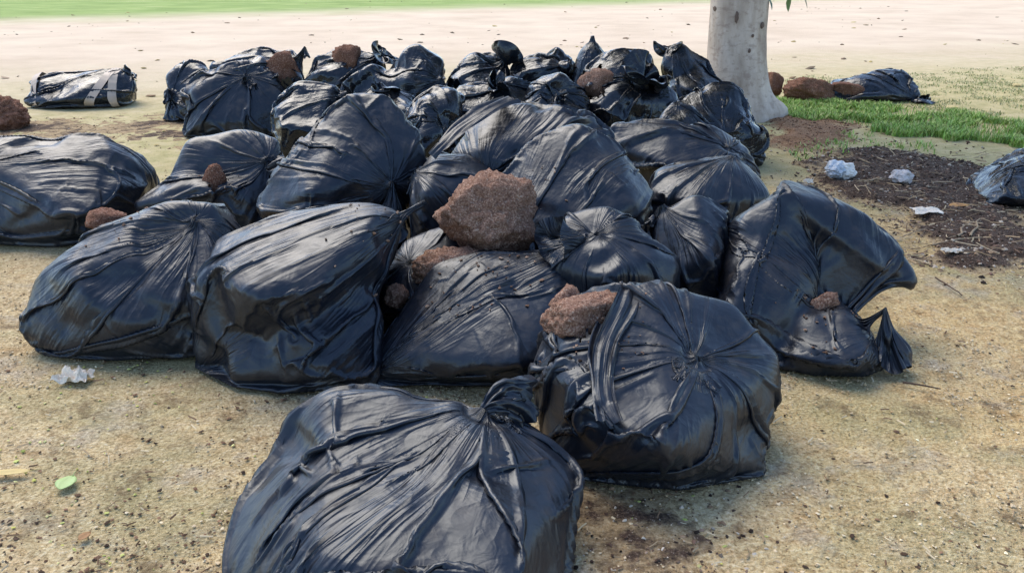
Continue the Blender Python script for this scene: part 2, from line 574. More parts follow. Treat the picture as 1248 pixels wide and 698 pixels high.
# photo pixels of each bag's outline (they give directions; depth comes from where the bag stands on the ground)
bag('bulky black garbage bag with tied gathered neck, alone in front of the heap',
    [L([(262, 690), (300, 590), (352, 510), (400, 482), (480, 476), (585, 486), (668, 520), (704, 572), (690, 640), (680, 760), (560, 790), (330, 770)], d=0.75, lean=0.8)],
    knot=(590, 500), sink=0.02, dimple=0.06, res=3, eu=0.16, hollow=0.022, blocks=14, pleats=26, tdir=(0.5, 0.6, 0.5), tuft=0.09, flare=0.6, et=0.8, kl=0.35, ek=0.9)
B_TORN = len(BAGS)
bag('round black garbage bag with knotted side and compost showing through its torn top',
    [L([(632, 450), (660, 380), (730, 352), (800, 345), (890, 372), (955, 430), (945, 490), (890, 570), (830, 597), (750, 585), (660, 530)], d=0.6, lean=0.75)],
    holes=[(712, 388, 0.085), (690, 372, 0.05)], knot=(850, 436), sink=0.015, dimple=0.05, res=3, eu=0.2, tdir=(-0.5, -0.1, -0.5), tax=0.6, tuft=0.11, flare=0.45, kl=0.35, ek=0.9)
B_TAIL = len(BAGS)
bag('squarish black garbage bag with overhanging corner and sagging tail, beside the dark soil patch',
    [L([(868, 400), (880, 320), (905, 260), (955, 232), (985, 255), (1000, 330), (985, 400), (950, 440), (890, 425)], Yf=3.12, d=0.62, lean=0.6, bulge=0.08),
     L([(940, 240), (955, 232), (1050, 258), (1100, 290), (1128, 330), (1142, 388), (1090, 350), (985, 268)], Yf=3.25, d=0.42, lean=0.5, foot=None, bulge=0.0),
     L([(950, 440), (975, 385), (1030, 375), (1066, 388), (1084, 440), (1055, 459), (990, 455)], d=0.42, lean=0.4)],
    holes=[(1007, 371, 0.032)], hollow=0.022, knot=(1078, 378, 3.12), res=3, eu=0.2, ev=0.10, tdir=(0.1, -0.9, -0.9), tax=0.2, tuft=0.12, flare=0.5, et=0.6, cling=3.0)
bag('broad black garbage bag beside the scrap of white paper',
    [L([(20, 400), (40, 330), (120, 275), (200, 243), (260, 244), (288, 280), (300, 360), (270, 410), (140, 440), (60, 430)], d=0.65)],
    knot=(238, 268), sink=0.01, dimple=0.04, res=3, eu=0.18, tied=False)
bag('long black garbage bag with pointed corner, slumped over a lower bulge',
    [L([(210, 340), (260, 290), (350, 255), (430, 243), (510, 248), (480, 320), (400, 370), (270, 400)], Yf=3.0, d=0.6),
     L([(270, 410), (330, 350), (420, 335), (478, 370), (470, 420), (400, 470), (340, 480), (285, 455)], d=0.4)],
    knot=(519, 246, 3.35), res=3, eu=0.18, tied=False, neck=0.012)
B_EDGE = len(BAGS)
bag('taut black garbage bag with compost along its top edge',
    [L([(440, 460), (480, 390), (530, 320), (580, 306), (690, 310), (735, 350), (720, 420), (660, 470), (540, 468)], d=0.6)],
    knot=(446, 455, 2.92), res=3, eu=0.15, tuft=0.06)
bag('loosely closed black garbage bag between the torn-topped bag and the tall centre bag',
    [L([(662, 330), (655, 285), (690, 258), (740, 248), (790, 275), (832, 320), (820, 345), (740, 345)], Yf=3.15, d=0.42)],
    knot=(728, 285), sink=0.01, dimple=0.04, tdir=(-0.9, 0.2, 0.5), tax=0.3, tuft=0.15, flare=0.34, eu=0.22, seed=77)
bag('tall domed black garbage bag standing behind the big compost clump',
    [L([(612, 300), (612, 215), (650, 165), (700, 150), (750, 170), (790, 220), (803, 255), (790, 300), (700, 320)], Yf=3.7, d=0.6)],
    knot=(650, 325), res=3, eu=0.2, tuft=0.06, pleats=48)
B_FLAP = len(BAGS)
bag('wide flat-topped black garbage bag with a lifted open flap',
    [L([(548, 190), (575, 145), (610, 124), (670, 121), (735, 132), (750, 170), (700, 220), (560, 225)], Yf=4.3, d=0.55)],
    knot=(600, 222), res=2, eu=0.2, tuft=0.05, pleats=44)
bag('slim black garbage bag wedged beside the squarish overhanging bag',
    [L([(798, 260), (848, 236), (888, 255), (885, 330), (850, 358), (800, 340)], Yf=3.4, d=0.42)],
    knot=(806, 250), eu=0.2, tuft=0.06)
B_HOLE = len(BAGS)
bag('low black garbage bag with long sideways pleats drawn to its neck',
    [L([(738, 175), (748, 148), (800, 146), (870, 150), (895, 165), (940, 200), (900, 215), (800, 212)], Yf=4.9, d=0.55)],
    knot=(890, 180), sink=0.03, dimple=0.05, eu=0.24, tuft=0.07, pleats=26, tdir=(0.3, -0.3, -0.3))
bag('dark black garbage bag with a peaked top, tucked behind the squarish overhanging bag',
    [L([(790, 235), (800, 208), (860, 192), (895, 186), (925, 215), (945, 240), (900, 262), (830, 258)], Yf=4.1, d=0.5)],
    knot=(893, 190), eu=0.18, tuft=0.05, tied=False, neck=0.012)
bag('small black garbage bag with a pointed peak, behind the sideways pleated bag',
    [L([(785, 165), (822, 128), (845, 130), (880, 160), (880, 190), (800, 190)], Yf=5.6, d=0.5)],
    knot=(826, 127, 5.85), eu=0.2, tied=False, neck=0.012)
bag('creased black garbage bag slumped against the foot of the tree',
    [L([(820, 130), (850, 104), (890, 102), (925, 130), (936, 165), (915, 190), (880, 180), (830, 170)], Yf=6.4, d=0.65)],
    knot=(884, 178), sink=0.02, dimple=0.05, eu=0.26, tuft=0.08, lump=0.022)
bag('upright black garbage bag leaning on the tree trunk',
    [L([(812, 120), (812, 62), (828, 52), (865, 70), (880, 110), (865, 130), (830, 135)], Yf=7.6, d=0.55)],
    knot=(822, 54, 7.9), eu=0.18, tuft=0.10, shiny=True, tdir=(-0.2, 0, 0.2))
B_OPEN = len(BAGS)
bag('shiny crumpled black garbage bag with a big loose knot, topmost of the rear heap',
    [L([(690, 120), (715, 84), (740, 66), (780, 56), (800, 66), (825, 110), (830, 130), (790, 150), (730, 148)], Yf=6.7, d=0.65)],
    holes=[(728, 101, 0.10)], knot=(782, 104), sink=0.03, dimple=0.10, eu=0.3, ek=0.7, tuft=0.22, flare=0.6, tdir=(0.0, 0.0, 0.6), shiny=True, lump=0.03)
bag('narrow black garbage bag with a tall pointed tip in the rear heap',
    [L([(702, 110), (708, 70), (722, 52), (742, 64), (760, 85), (750, 112)], Yf=7.5, d=0.45)],
    knot=(722, 44, 7.7), eu=0.2, shiny=True, tied=False, neck=0.015, res=2)
bag('small dark black garbage bag with pale creases, beside the tall pointed one',
    [L([(622, 95), (630, 78), (660, 68), (682, 58), (702, 75), (705, 100), (660, 115), (630, 110)], Yf=7.6, d=0.5)],
    knot=(692, 82), sink=0.02, dimple=0.05, eu=0.3, tuft=0.12, shiny=True, lump=0.03, res=1)
bag('black garbage bag with a knotted ear at its top end, in the rear row',
    [L([(545, 105), (560, 80), (592, 60), (620, 62), (626, 85), (620, 110), (560, 115)], Yf=7.6, d=0.55)],
    knot=(616, 70), eu=0.26, tuft=0.14, shiny=True, lump=0.02)
bag('low black garbage bag with shiny creases, lying before the rear row behind the flat-topped bag',
    [L([(545, 130), (560, 102), (620, 88), (680, 100), (705, 122), (650, 140), (560, 140)], Yf=6.6, d=0.55)],
    knot=(612, 100), sink=0.02, dimple=0.05, eu=0.28, tuft=0.12, lump=0.03)
bag('sloping black garbage bag with a rounded high end, in the rear row',
    [L([(405, 118), (420, 97), (470, 76), (510, 58), (540, 73), (545, 95), (500, 130), (430, 130)], Yf=7.2, d=0.6)],
    knot=(538, 96), eu=0.26, tuft=0.10, lump=0.026)
bag('small black garbage bag with pleats bursting from its side knot',
    [L([(490, 160), (490, 115), (520, 101), (555, 110), (562, 150), (545, 180), (500, 180)], Yf=5.8, d=0.5)],
    knot=(544, 150), sink=0.03, dimple=0.07, eu=0.28, ek=0.8, tuft=0.10, shiny=True, kl=0.25)
B_REAR2 = len(BAGS)
bag('glossy black garbage bag with compost at its torn tip, in the rear row',
    [L([(372, 95), (382, 66), (420, 54), (458, 62), (470, 78), (440, 100), (390, 105)], Yf=7.8, d=0.55)],
    holes=[(425, 74, 0.06)], knot=(462, 62, 8.0), eu=0.24, tuft=0.13, shiny=True, tdir=(0.1, 0, 0.5))
B_REAR1 = len(BAGS)
bag('black garbage bag with a clump of compost poking from its side, in the rear row',
    [L([(252, 100), (262, 75), (310, 58), (355, 51), (372, 62), (370, 100), (310, 110)], Yf=7.9, d=0.6)],
    holes=[(342, 85, 0.085)], knot=(372, 58, 8.1), eu=0.2, tuft=0.05, lump=0.02)
bag('boxy black garbage bag with a flat taut front, at the corner of the rear heap',
    [L([(226, 168), (213, 108), (240, 84), (300, 72), (335, 88), (350, 125), (325, 150), (300, 168)], d=0.65, lean=0.5, bulge=0.08)],
    knot=(300, 92), eu=0.16, tuft=0.08, lump=0.01)
bag('pinched black garbage bag sticking out behind the boxy corner bag',
    [L([(206, 108), (205, 85), (220, 74), (250, 76), (258, 100), (240, 112)], Yf=8.5, d=0.45),
     L([(198, 130), (200, 112), (225, 106), (245, 120), (240, 148), (215, 148)], d=0.45)],
    knot=(204, 110, 8.4), eu=0.3, tuft=0.05, shiny=True, lump=0.025, res=2)
bag('crinkled black garbage bag wedged between the boxy bag and the high peaked bag',
    [L([(328, 162), (333, 120), (360, 99), (415, 102), (428, 130), (400, 165), (340, 168)], Yf=6.0, d=0.6)],
    knot=(425, 112), eu=0.26, tuft=0.10, lump=0.025)
bag('high peaked black garbage bag with dense pleats drawn to a side knot',
    [L([(308, 262), (318, 205), (360, 165), (428, 113), (470, 113), (505, 150), (520, 180), (500, 235), (440, 250), (350, 265)], Yf=4.2, d=0.6)],
    knot=(478, 226), sink=-0.03, res=3, eu=0.2, ek=0.8, kl=0.3, tuft=0.14, tdir=(-0.4, -0.1, -0.6), tax=0.3, pleats=46)
B_WORN = len(BAGS)
bag('crumpled black garbage bag with compost showing through a hole in its side',
    [L([(175, 250), (215, 207), (245, 178), (290, 162), (338, 168), (335, 220), (300, 265), (230, 262)], Yf=4.6, d=0.6)],
    holes=[(262, 221, 0.045)], knot=(325, 195), eu=0.26, tuft=0.12, lump=0.028)
bag('low rounded black garbage bag behind the pointed long bag, next to the big compost clump',
    [L([(498, 245), (500, 200), (525, 183), (570, 187), (612, 215), (600, 250), (520, 260)], Yf=4.0, d=0.5)],
    knot=(505, 210), eu=0.18, tuft=0.05)
bag('half buried black garbage bag beneath the big compost clump',
    [L([(450, 385), (462, 335), (490, 292), (540, 275), (650, 285), (660, 330), (560, 385)], Yf=3.38, d=0.5)],
    knot=(500, 320), eu=0.18, tuft=0.04, tied=False)
bag('small glossy black garbage bag stuffed in front of the narrow pointed bag',
    [L([(630, 135), (640, 108), (680, 94), (712, 106), (718, 140)], Yf=6.45, d=0.5)],
    knot=(676, 110), sink=0.02, dimple=0.05, eu=0.3, tuft=0.10)
bag('small crumpled black garbage bag stuffed between the high peaked bag and the rear row',
    [L([(436, 150), (445, 114), (475, 99), (505, 112), (508, 150)], Yf=6.2, d=0.5)],
    knot=(470, 104), sink=0.02, dimple=0.05, eu=0.3, tuft=0.09)
bag('wide black garbage bag lying apart near the reddish compost pile',
    [L([(-60, 290), (-70, 190), (-20, 168), (60, 163), (122, 164), (160, 190), (183, 225), (165, 250), (110, 290), (60, 300)], d=0.75, lean=0.5)],
    knot=(-50, 215), res=3, eu=0.14, tuft=0.1, kw=0.3)
B_STRAP = len(BAGS)
bag('long black garbage bag bound with pale tape straps, alone on the mossy ground',
    [L([(30, 125), (32, 98), (60, 88), (100, 92), (140, 86), (158, 88), (166, 105), (150, 125), (60, 132)], d=0.6)],
    knot=(152, 84, 9.45), shiny=True, eu=0.24, tuft=0.10, lump=0.02, tdir=(0.1, 0, 0.6))
bag('crumpled black garbage bag lying behind the compost blocks by the grass',
    [L([(1008, 112), (1012, 98), (1055, 86), (1098, 86), (1116, 104), (1120, 122), (1090, 124), (1040, 120)], d=0.5)],
    knot=(1112, 118), eu=0.34, tuft=0.14, lump=0.03, shiny=True, tdir=(0.4, -0.2, 0))
bag('black garbage bag lying apart beyond the dark soil patch',
    [L([(1203, 248), (1222, 215), (1252, 190), (1300, 180), (1340, 220), (1320, 252), (1236, 252)], d=0.5)],
    knot=(1320, 200), shiny=True, eu=0.18, tuft=0.06)
if os.environ.get('ONLY'):
    BAGS = BAGS[:int(os.environ['ONLY'])]
prepared = [prepare(d) for d in BAGS]
with ThreadPoolExecutor(4) as ex:
    list(ex.map(solve, sorted(prepared, key=lambda b: -b.spec['U'])))
roots = [build_bag(b) for b in prepared]

def bag_point(i, px, py, sink=0.0):
    """where the view ray of a pixel meets bag i"""
    P = prepared[i].hull.astype(float)
    o = np.array((0, 0, CAM_H)); d = np.array(ray(px, py)); d /= np.linalg.norm(d)
    den = P[:, :3] @ d; num = P[:, 3] - P[:, :3] @ o
    tin = max(num[k] / den[k] for k in range(len(P)) if den[k] < -1e-6)
    return o + d * (tin + sink)

def hole_at(i, k, sink):
    P = prepared[i].hole_pts[k]; d = P - np.array((0, 0, CAM_H)); d /= np.linalg.norm(d)
    return P + d * sink

# ------------------------------------------------------------------ ground
def hash_noise2(x, y, scale, seed, octaves=4):
    rng = np.random.default_rng(seed)
    tab = rng.random((256, 256)).astype(np.float32)
    out = np.zeros_like(x); amp = 1.0; tot = 0
    for k in range(octaves):
        X = x * scale + 37.3 * k; Y = y * scale + 11.7 * k
        xi = np.floor(X).astype(int); yi = np.floor(Y).astype(int)
        fx = X - xi; fy = Y - yi
        fx = fx * fx * (3 - 2 * fx); fy = fy * fy * (3 - 2 * fy)
        g = lambda a, b: tab[a % 256, b % 256]
        out += amp * ((g(xi, yi) * (1 - fx) + g(xi + 1, yi) * fx) * (1 - fy) + (g(xi, yi + 1) * (1 - fx) + g(xi + 1, yi + 1) * fx) * fy)
        tot += amp; amp *= 0.5; scale *= 2.05
    return out / tot

def ground_mesh():
    ys = np.concatenate([[-60, -20, -5], np.linspace(0.6, 7, 420), np.linspace(7.05, 14, 160), np.geomspace(14.2, 60, 70), [90, 150, 300, 600]])
    xs = np.concatenate([[-500, -200, -80, -40, -25, -16, -11], np.linspace(-8, 8, 560), [11, 16, 25, 40, 80, 200, 500]])
    X, Y = np.meshgrid(xs, ys, indexing='ij')
    Z = -0.016 * hash_noise2(X, Y, 1.3, 1, 3) - 0.010 * hash_noise2(X, Y, 14, 2, 4)
    Z = Z + 0.004
    fade = np.clip((14 - Y) / 7, 0, 1) * np.clip(Y, 0, 1) * np.clip((8 - np.abs(X)) / 2, 0, 1)
    Z = Z * fade
    n, m_ = X.shape
    i = (np.arange(n - 1)[:, None] * m_ + np.arange(m_ - 1)[None, :])
    q = np.stack([i, i + m_, i + m_ + 1, i + 1], -1).reshape(-1, 4)
    return mesh_np('ground', np.stack([X, Y, Z], -1).reshape(-1, 3), q, True)

def ground_material():
    m, nt, b = new_mat('bare_earth')
    N = NT(nt)
    P = N.n('ShaderNodeTexCoord').outputs['Object']
    sep = N.n('ShaderNodeSeparateXYZ'); N.l(P, sep.inputs[0])
    x, y = sep.outputs[0], sep.outputs[1]
    wob = N.noise(P, 0.35, 4, 0.6)
    wob2 = N.noise(P, 1.7, 5, 0.6)
    yw = N.math('MULTIPLY_ADD', N.math('SUBTRACT', wob, 0.5), 5.0, y)
    def band(v, a, b_):
        o = N.n('ShaderNodeMapRange', interpolation_type='SMOOTHSTEP')
        o.inputs['From Min'].default_value = a; o.inputs['From Max'].default_value = b_
        N.l(v, o.inputs['Value'])
        return o.outputs[0]
    # earth: fine speckle of tan, buff and brown grains
    sp = N.noise(P, 85, 4, 0.7)
    earth = N.ramp(sp, [(0.30, (0.20, 0.135, 0.065)), (0.43, (0.43, 0.325, 0.175)), (0.57, (0.61, 0.485, 0.285)), (0.72, (0.76, 0.65, 0.45))])
    orange = N.ramp(sp, [(0.3, (0.29, 0.17, 0.065)), (0.5, (0.57, 0.40, 0.18)), (0.72, (0.78, 0.61, 0.34))])
    xr = N.math('MULTIPLY_ADD', N.math('SUBTRACT', wob2, 0.5), 2.2, N.math('MULTIPLY', x, 0.5))
    c = N.mix(N.math('MULTIPLY', band(xr, 0.1, 1.3), 0.75), earth, orange)
    c = N.mix(N.math('MULTIPLY', band(N.noise(P, 24, 4, 0.7), 0.56, 0.68), 0.6), c, (0.19, 0.125, 0.065))
    c = N.mix(N.math('MULTIPLY', band(N.noise(P, 38, 3, 0.7), 0.62, 0.70), 0.6), c, (0.64, 0.56, 0.40))
    c = N.mix(N.math('MULTIPLY', band(N.noise(P, 3.1, 5, 0.65), 0.52, 0.66), 0.6), c, N.ramp(sp, [(0.3, (0.22, 0.18, 0.14)), (0.55, (0.44, 0.385, 0.31)), (0.75, (0.62, 0.56, 0.47))]))
    c = N.mix(0.55, c, N.ramp(N.noise(P, 13, 5, 0.7), [(0.32, (0.30, 0.25, 0.18)), (0.5, (0.5, 0.5, 0.5)), (0.66, (0.66, 0.64, 0.60))]), 'OVERLAY')
    # damp moss film
    mossc = N.ramp(sp, [(0.3, (0.14, 0.125, 0.055)), (0.55, (0.34, 0.31, 0.155)), (0.75, (0.52, 0.475, 0.29))])
    mossf = N.math('MULTIPLY', band(N.noise(P, 1.15, 5, 0.62), 0.46, 0.66), 0.65)
    c = N.mix(mossf, c, mossc)
    # darker stained patches of litter
    c = N.mix(N.math('MULTIPLY', band(N.noise(P, 4.5, 6, 0.72), 0.52, 0.70), 0.7), c, (0.11, 0.07, 0.04))
    # pale lime marks
    c = N.mix(N.math('MULTIPLY', band(N.noise(N.mapping(P, (1.0, 1.6, 1)), 2.3, 3, 0.6), 0.68, 0.76), 0.55), c, (0.62, 0.55, 0.42))
    # mid distance: short moss and thin turf, yellowish green
    turf = N.ramp(N.noise(P, 6, 5, 0.65), [(0.3, (0.33, 0.31, 0.13)), (0.5, (0.49, 0.43, 0.22)), (0.7, (0.61, 0.52, 0.31))])
    c = N.mix(N.math('MULTIPLY', band(yw, 4.6, 7.4), 0.85), c, turf)
    # far: pale pinkish dry sand with drifts
    sandn = N.noise(N.mapping(P, (0.8, 1.0, 1)), 0.8, 6, 0.65)
    sand = N.ramp(sandn, [(0.25, (0.56, 0.44, 0.31)), (0.5, (0.67, 0.54, 0.40)), (0.75, (0.73, 0.62, 0.46))])
    yx = N.math('MULTIPLY_ADD', x, -0.22, yw)
    c = N.mix(band(yx, 8.5, 15.5), c, sand)
    # far lawn on the one side
    yl = N.math('MULTIPLY_ADD', x, -0.45, N.math('MULTIPLY_ADD', N.math('SUBTRACT', wob, 0.5), 3.0, y))
    lawn = N.ramp(N.noise(N.mapping(P, (0.5, 1, 1)), 1.4, 4, 0.6), [(0.3, (0.20, 0.29, 0.08)), (0.6, (0.31, 0.40, 0.13)), (0.8, (0.46, 0.47, 0.22))])
    c = N.mix(band(yl, 24.0, 29.5), c, lawn)
    N.l(c, b.inputs['Base Color'])
    b.inputs['Roughness'].default_value = 0.95
    b.inputs['Specular IOR Level'].default_value = 0.15
    h = N.math('MULTIPLY_ADD', N.noise(P, 30, 5, 0.7), 1.0, N.math('MULTIPLY', sp, 0.45))
    N.l(N.bump(h, 0.85, 0.025), b.inputs['Normal'])
    return m
link('ground', ground_mesh(), None, ground_material(), kind='structure')

# ------------------------------------------------------------------ compost clumps
def compost_material(name, dark, mid, light):
    m, nt, b = new_mat(name)
    N = NT(nt)
    P = N.n('ShaderNodeTexCoord').outputs['Object']
    n1 = N.noise(P, 130, 3, 0.75)
    n2 = N.noise(P, 12, 4, 0.6)
    c = N.ramp(n1, [(0.34, dark), (0.5, mid), (0.62, light), (0.70, (0.52, 0.46, 0.38))])
    c = N.mix(N.math('MULTIPLY', N.ramp(n2, [(0.35, 0.0), (0.65, 1.0)]), 0.45), c, dark)
    N.l(c, b.inputs['Base Color'])
    b.inputs['Roughness'].default_value = 0.95
    b.inputs['Specular IOR Level'].default_value = 0.2
    h = N.math('MULTIPLY_ADD', N.noise(P, 60, 4, 0.7), 1.0, N.math('MULTIPLY', n1, 0.6))
    N.l(N.bump(h, 0.9, 0.010), b.inputs['Normal'])
    return m
COMPOST = compost_material('brown_compost', (0.10, 0.05, 0.034), (0.26, 0.145, 0.10), (0.42, 0.28, 0.20))
COMPOST_RED = compost_material('reddish_compost', (0.08, 0.034, 0.022), (0.20, 0.095, 0.06), (0.32, 0.18, 0.12))
COMPOST_DARK = compost_material('dark_compost', (0.035, 0.023, 0.016), (0.085, 0.055, 0.038), (0.19, 0.13, 0.09))

def soil_material(name, dark, mid, light):
    m = compost_material(name, dark, mid, light)
    nt = m.node_tree; N = NT(nt); b = nt.nodes['Principled BSDF']
    src = b.inputs['Base Color'].links[0].from_socket
    P = N.n('ShaderNodeTexCoord').outputs['Object']
    cov = N.n('ShaderNodeAttribute', attribute_name='cover').outputs['Fac']
    earth = N.ramp(N.noise(P, 85, 4, 0.7), [(0.3, (0.17, 0.115, 0.055)), (0.5, (0.36, 0.26, 0.14)), (0.75, (0.56, 0.46, 0.30))])
    f = N.math('ADD', cov, N.math('MULTIPLY_ADD', N.noise(P, 9, 6, 0.7), 1.6, -0.8))
    N.l(N.mix(N.ramp(f, [(0.30, 0.0), (0.62, 1.0)]), earth, src), b.inputs['Base Color'])
    return m
SOIL_DARK = soil_material('spilled_soil', (0.03, 0.02, 0.014), (0.075, 0.048, 0.034), (0.17, 0.115, 0.08))
SOIL_RED = soil_material('banked_earth', (0.13, 0.065, 0.035), (0.30, 0.17, 0.09), (0.42, 0.27, 0.15))
def clump(label, loc, size, seed, sub=4, blocky=2.0, mat=None, rot=0.0, group=None, rough=0.10, name='compost_clump'):
    bm = bmesh.new()
    bmesh.ops.create_icosphere(bm, subdivisions=sub, radius=1.0)
    off = Vector((seed * 3.1, seed * 1.7, seed * 0.9))
    pr = random.Random(seed)
    cuts = [(Vector((pr.gauss(0, 1), pr.gauss(0, 1), pr.gauss(0, 1))).normalized(), 0.72 + 0.24 * pr.random()) for _ in range(11)]
    for v in bm.verts:
        d = v.co.normalized()
        k = (abs(d.x) ** blocky + abs(d.y) ** blocky + abs(d.z) ** blocky) ** (-1.0 / blocky)
        for cn, co_ in cuts:
            dt = cn.dot(d)
            if dt > 0.05: k = min(k, co_ / dt)
        r = 1.08 * k * (1 + 0.12 * mnoise.noise(d * 1.5 + off) + rough * mnoise.noise(d * 4.5 + off) + rough * 0.9 * mnoise.noise(d * 11 + off) + rough * 0.7 * mnoise.noise(d * 26 + off))
        v.co = Vector((d.x * size[0] / 2, d.y * size[1] / 2, d.z * size[2] / 2)) * r
    me = bpy.data.meshes.new(name); bm.to_mesh(me); bm.free()
    me.polygons.foreach_set('use_smooth', np.ones(len(me.polygons), bool))
    o = link(name, me, None, mat or COMPOST, label, 'compost clump', group)
    o.location = loc; o.rotation_euler = (0, 0, rot)
    return o
def px_size(w, Y): return w * (Y * 1.05) / FPX

clump('large rough brown compost clump sitting in the middle of the bag heap', at(597, 264, 3.52), (0.40, 0.34, 0.33), 23, 5, 2.2, rot=0.4, rough=0.10)
clump('flat brown compost slab edging out of the taut bag below the big clump', at(565, 334, 3.36), (0.37, 0.22, 0.19), 2, 5, 2.2)
p = hole_at(B_TORN, 0, 0.07); clump('brown compost clump bulging from the torn top of the round bag', (p[0] + 0.02, p[1], p[2]), (0.26, 0.20, 0.15), 3, 5, 3.2, rot=0.5, rough=0.09)
p = hole_at(B_TORN, 1, 0.055); clump('small brown compost clump beside the larger one in the torn round bag', p, (0.10, 0.12, 0.13), 4, 4, 2.2)
clump('tiny brown compost lump in the gap beside the pointed long bag', at(486, 360, 3.34), (0.11, 0.12, 0.09), 5, 4, 2.6)
p = hole_at(B_TAIL, 0, 0.022); clump('small brown compost lump at a hole in the squarish overhanging bag', p, (0.11, 0.06, 0.10), 6, 4, 2.4)
p = hole_at(B_WORN, 0, 0.03); clump('brown compost lump at the hole of the crumpled side bag', p, (0.13, 0.08, 0.18), 7, 4, 2.4, mat=COMPOST_RED)
clump('thin reddish compost lump between the broad bag and the wide apart bag', at(130, 269, 3.72), (0.17, 0.14, 0.11), 8, 4, mat=COMPOST_RED)
p = hole_at(B_REAR1, 0, 0.125); clump('brown compost lump poking from a rear row bag with a clump in its side', p, (0.30, 0.24, 0.28), 9, 4, 3.5, mat=COMPOST_RED)
p = hole_at(B_REAR2, 0, 0.115); clump('brown compost lump at the torn tip of the glossy rear row bag', p, (0.26, 0.24, 0.24), 10, 4, 3.0, mat=COMPOST_RED)
p = hole_at(B_OPEN, 0, 0.10); clump('pale brown compost lump beside the big loose knot in the rear heap', p, (0.30, 0.22, 0.20), 11, 4, 3.0)
g_ = ground(8, 157); clump('reddish brown compost pile on the mossy ground behind the wide apart bag', (g_[0] - 0.08, g_[1] + 0.1, 0.1), (0.42, 0.4, 0.32), 12, 5, 2.0, COMPOST_RED, rough=0.16)
g_ = ground(942, 121); clump('dark brown compost block tucked behind the tree foot', (g_[0], g_[1] + 0.12, 0.12), (0.22, 0.24, 0.27), 13, 4, 5, COMPOST_RED, 0.3)
g_ = ground(992, 126); clump('rounded dark brown compost block between the tree and the flat block', (g_[0], g_[1] + 0.15, 0.11), (0.50, 0.32, 0.25), 14, 5, 3.6, COMPOST_RED, 0.15)
g_ = ground(1044, 125); clump('flat reddish brown compost block before the crumpled far bag', (g_[0], g_[1] + 0.12, 0.085), (0.40, 0.26, 0.19), 15, 5, 7, COMPOST_RED, -0.05, rough=0.05)


# ------------------------------------------------------------------ scattered bits, soil, grass
def tint_material(name, rough=0.9, spec=0.2, noise_scale=0.0):
    m, nt, b = new_mat(name)
    N = NT(nt)
    c = N.n('ShaderNodeAttribute', attribute_name='tint').outputs['Color']
    N.l(c, b.inputs['Base Color'])
    b.inputs['Roughness'].default_value = rough
    b.inputs['Specular IOR Level'].default_value = spec
    return m
TINT = tint_material('tinted_bits')
BLADE = tint_material('grass_blade', 0.6, 0.3)
def set_tint(me, cols):
    a = me.attributes.new('tint', 'FLOAT_COLOR', 'POINT')
    c = np.ones((len(cols), 4), np.float32); c[:, :3] = cols
    a.data.foreach_set('color', c.ravel())
OCT_V = np.array([(1, 0, 0), (0, 1, 0), (-1, 0, 0), (0, -1, 0), (0, 0, 1), (0, 0, -1), (.62, .62, .55), (-.62, .62, .5), (-.6, -.6, .55), (.6, -.62, .5)], np.float32)
OCT_F = np.array([(4, 6, 7), (4, 7, 8), (4, 8, 9), (4, 9, 6), (6, 0, 1), (6, 1, 7), (7, 1, 2), (7, 2, 8), (8, 2, 3), (8, 3, 9), (9, 3, 0), (9, 0, 6), (5, 1, 0), (5, 2, 1), (5, 3, 2), (5, 0, 3)])
def bits(name, label, category, P, size, flat, cols, seed):
    rng = np.random.default_rng(seed)
    n = len(P)
    a = rng.random(n) * 6.28
    sc = size[:, None] * (0.6 + 0.8 * rng.random((n, 3))); sc[:, 2] *= flat
    v = OCT_V[None] * sc[:, None, :] * (1 + 0.25 * rng.standard_normal((n, 10, 1)).clip(-1.5, 1.5))
    ca, sa = np.cos(a)[:, None], np.sin(a)[:, None]
    x = v[..., 0] * ca - v[..., 1] * sa; y = v[..., 0] * sa + v[..., 1] * ca
    tilt = (rng.random(n) - 0.5)[:, None] * 1.0
    z = v[..., 2] + x * tilt * 0.5
    co = np.stack([x, y, z], -1) + P[:, None, :]
    tris = (OCT_F[None] + (np.arange(n) * 10)[:, None, None]).reshape(-1, 3)
    me = mesh_np(name, co.reshape(-1, 3), np.zeros((0, 4), int), False, tris)
    set_tint(me, np.repeat(cols, 10, 0))
    return link(name, me, None, TINT, label, category, kind='stuff')
def pick(rng, n, pal, jit=0.25):
    pal = np.array(pal, np.float32)
    c = pal[rng.integers(0, len(pal), n)]
    return np.clip(c * (1 + jit * rng.standard_normal((n, 1))), 0.005, 0.9)
rng = np.random.default_rng(5)
def wide(n, y0, y1, pw=1.0):
    u = rng.random(n)
    Y = (y0 ** (1 - pw) + u * (y1 ** (1 - pw) - y0 ** (1 - pw))) ** (1 / (1 - pw)) if pw != 1 else y0 * (y1 / y0) ** u
    X = (rng.random(n) - 0.5) * 1.5 * (Y + 0.6)
    return np.stack([X, Y, np.full(n, -0.006)], -1)
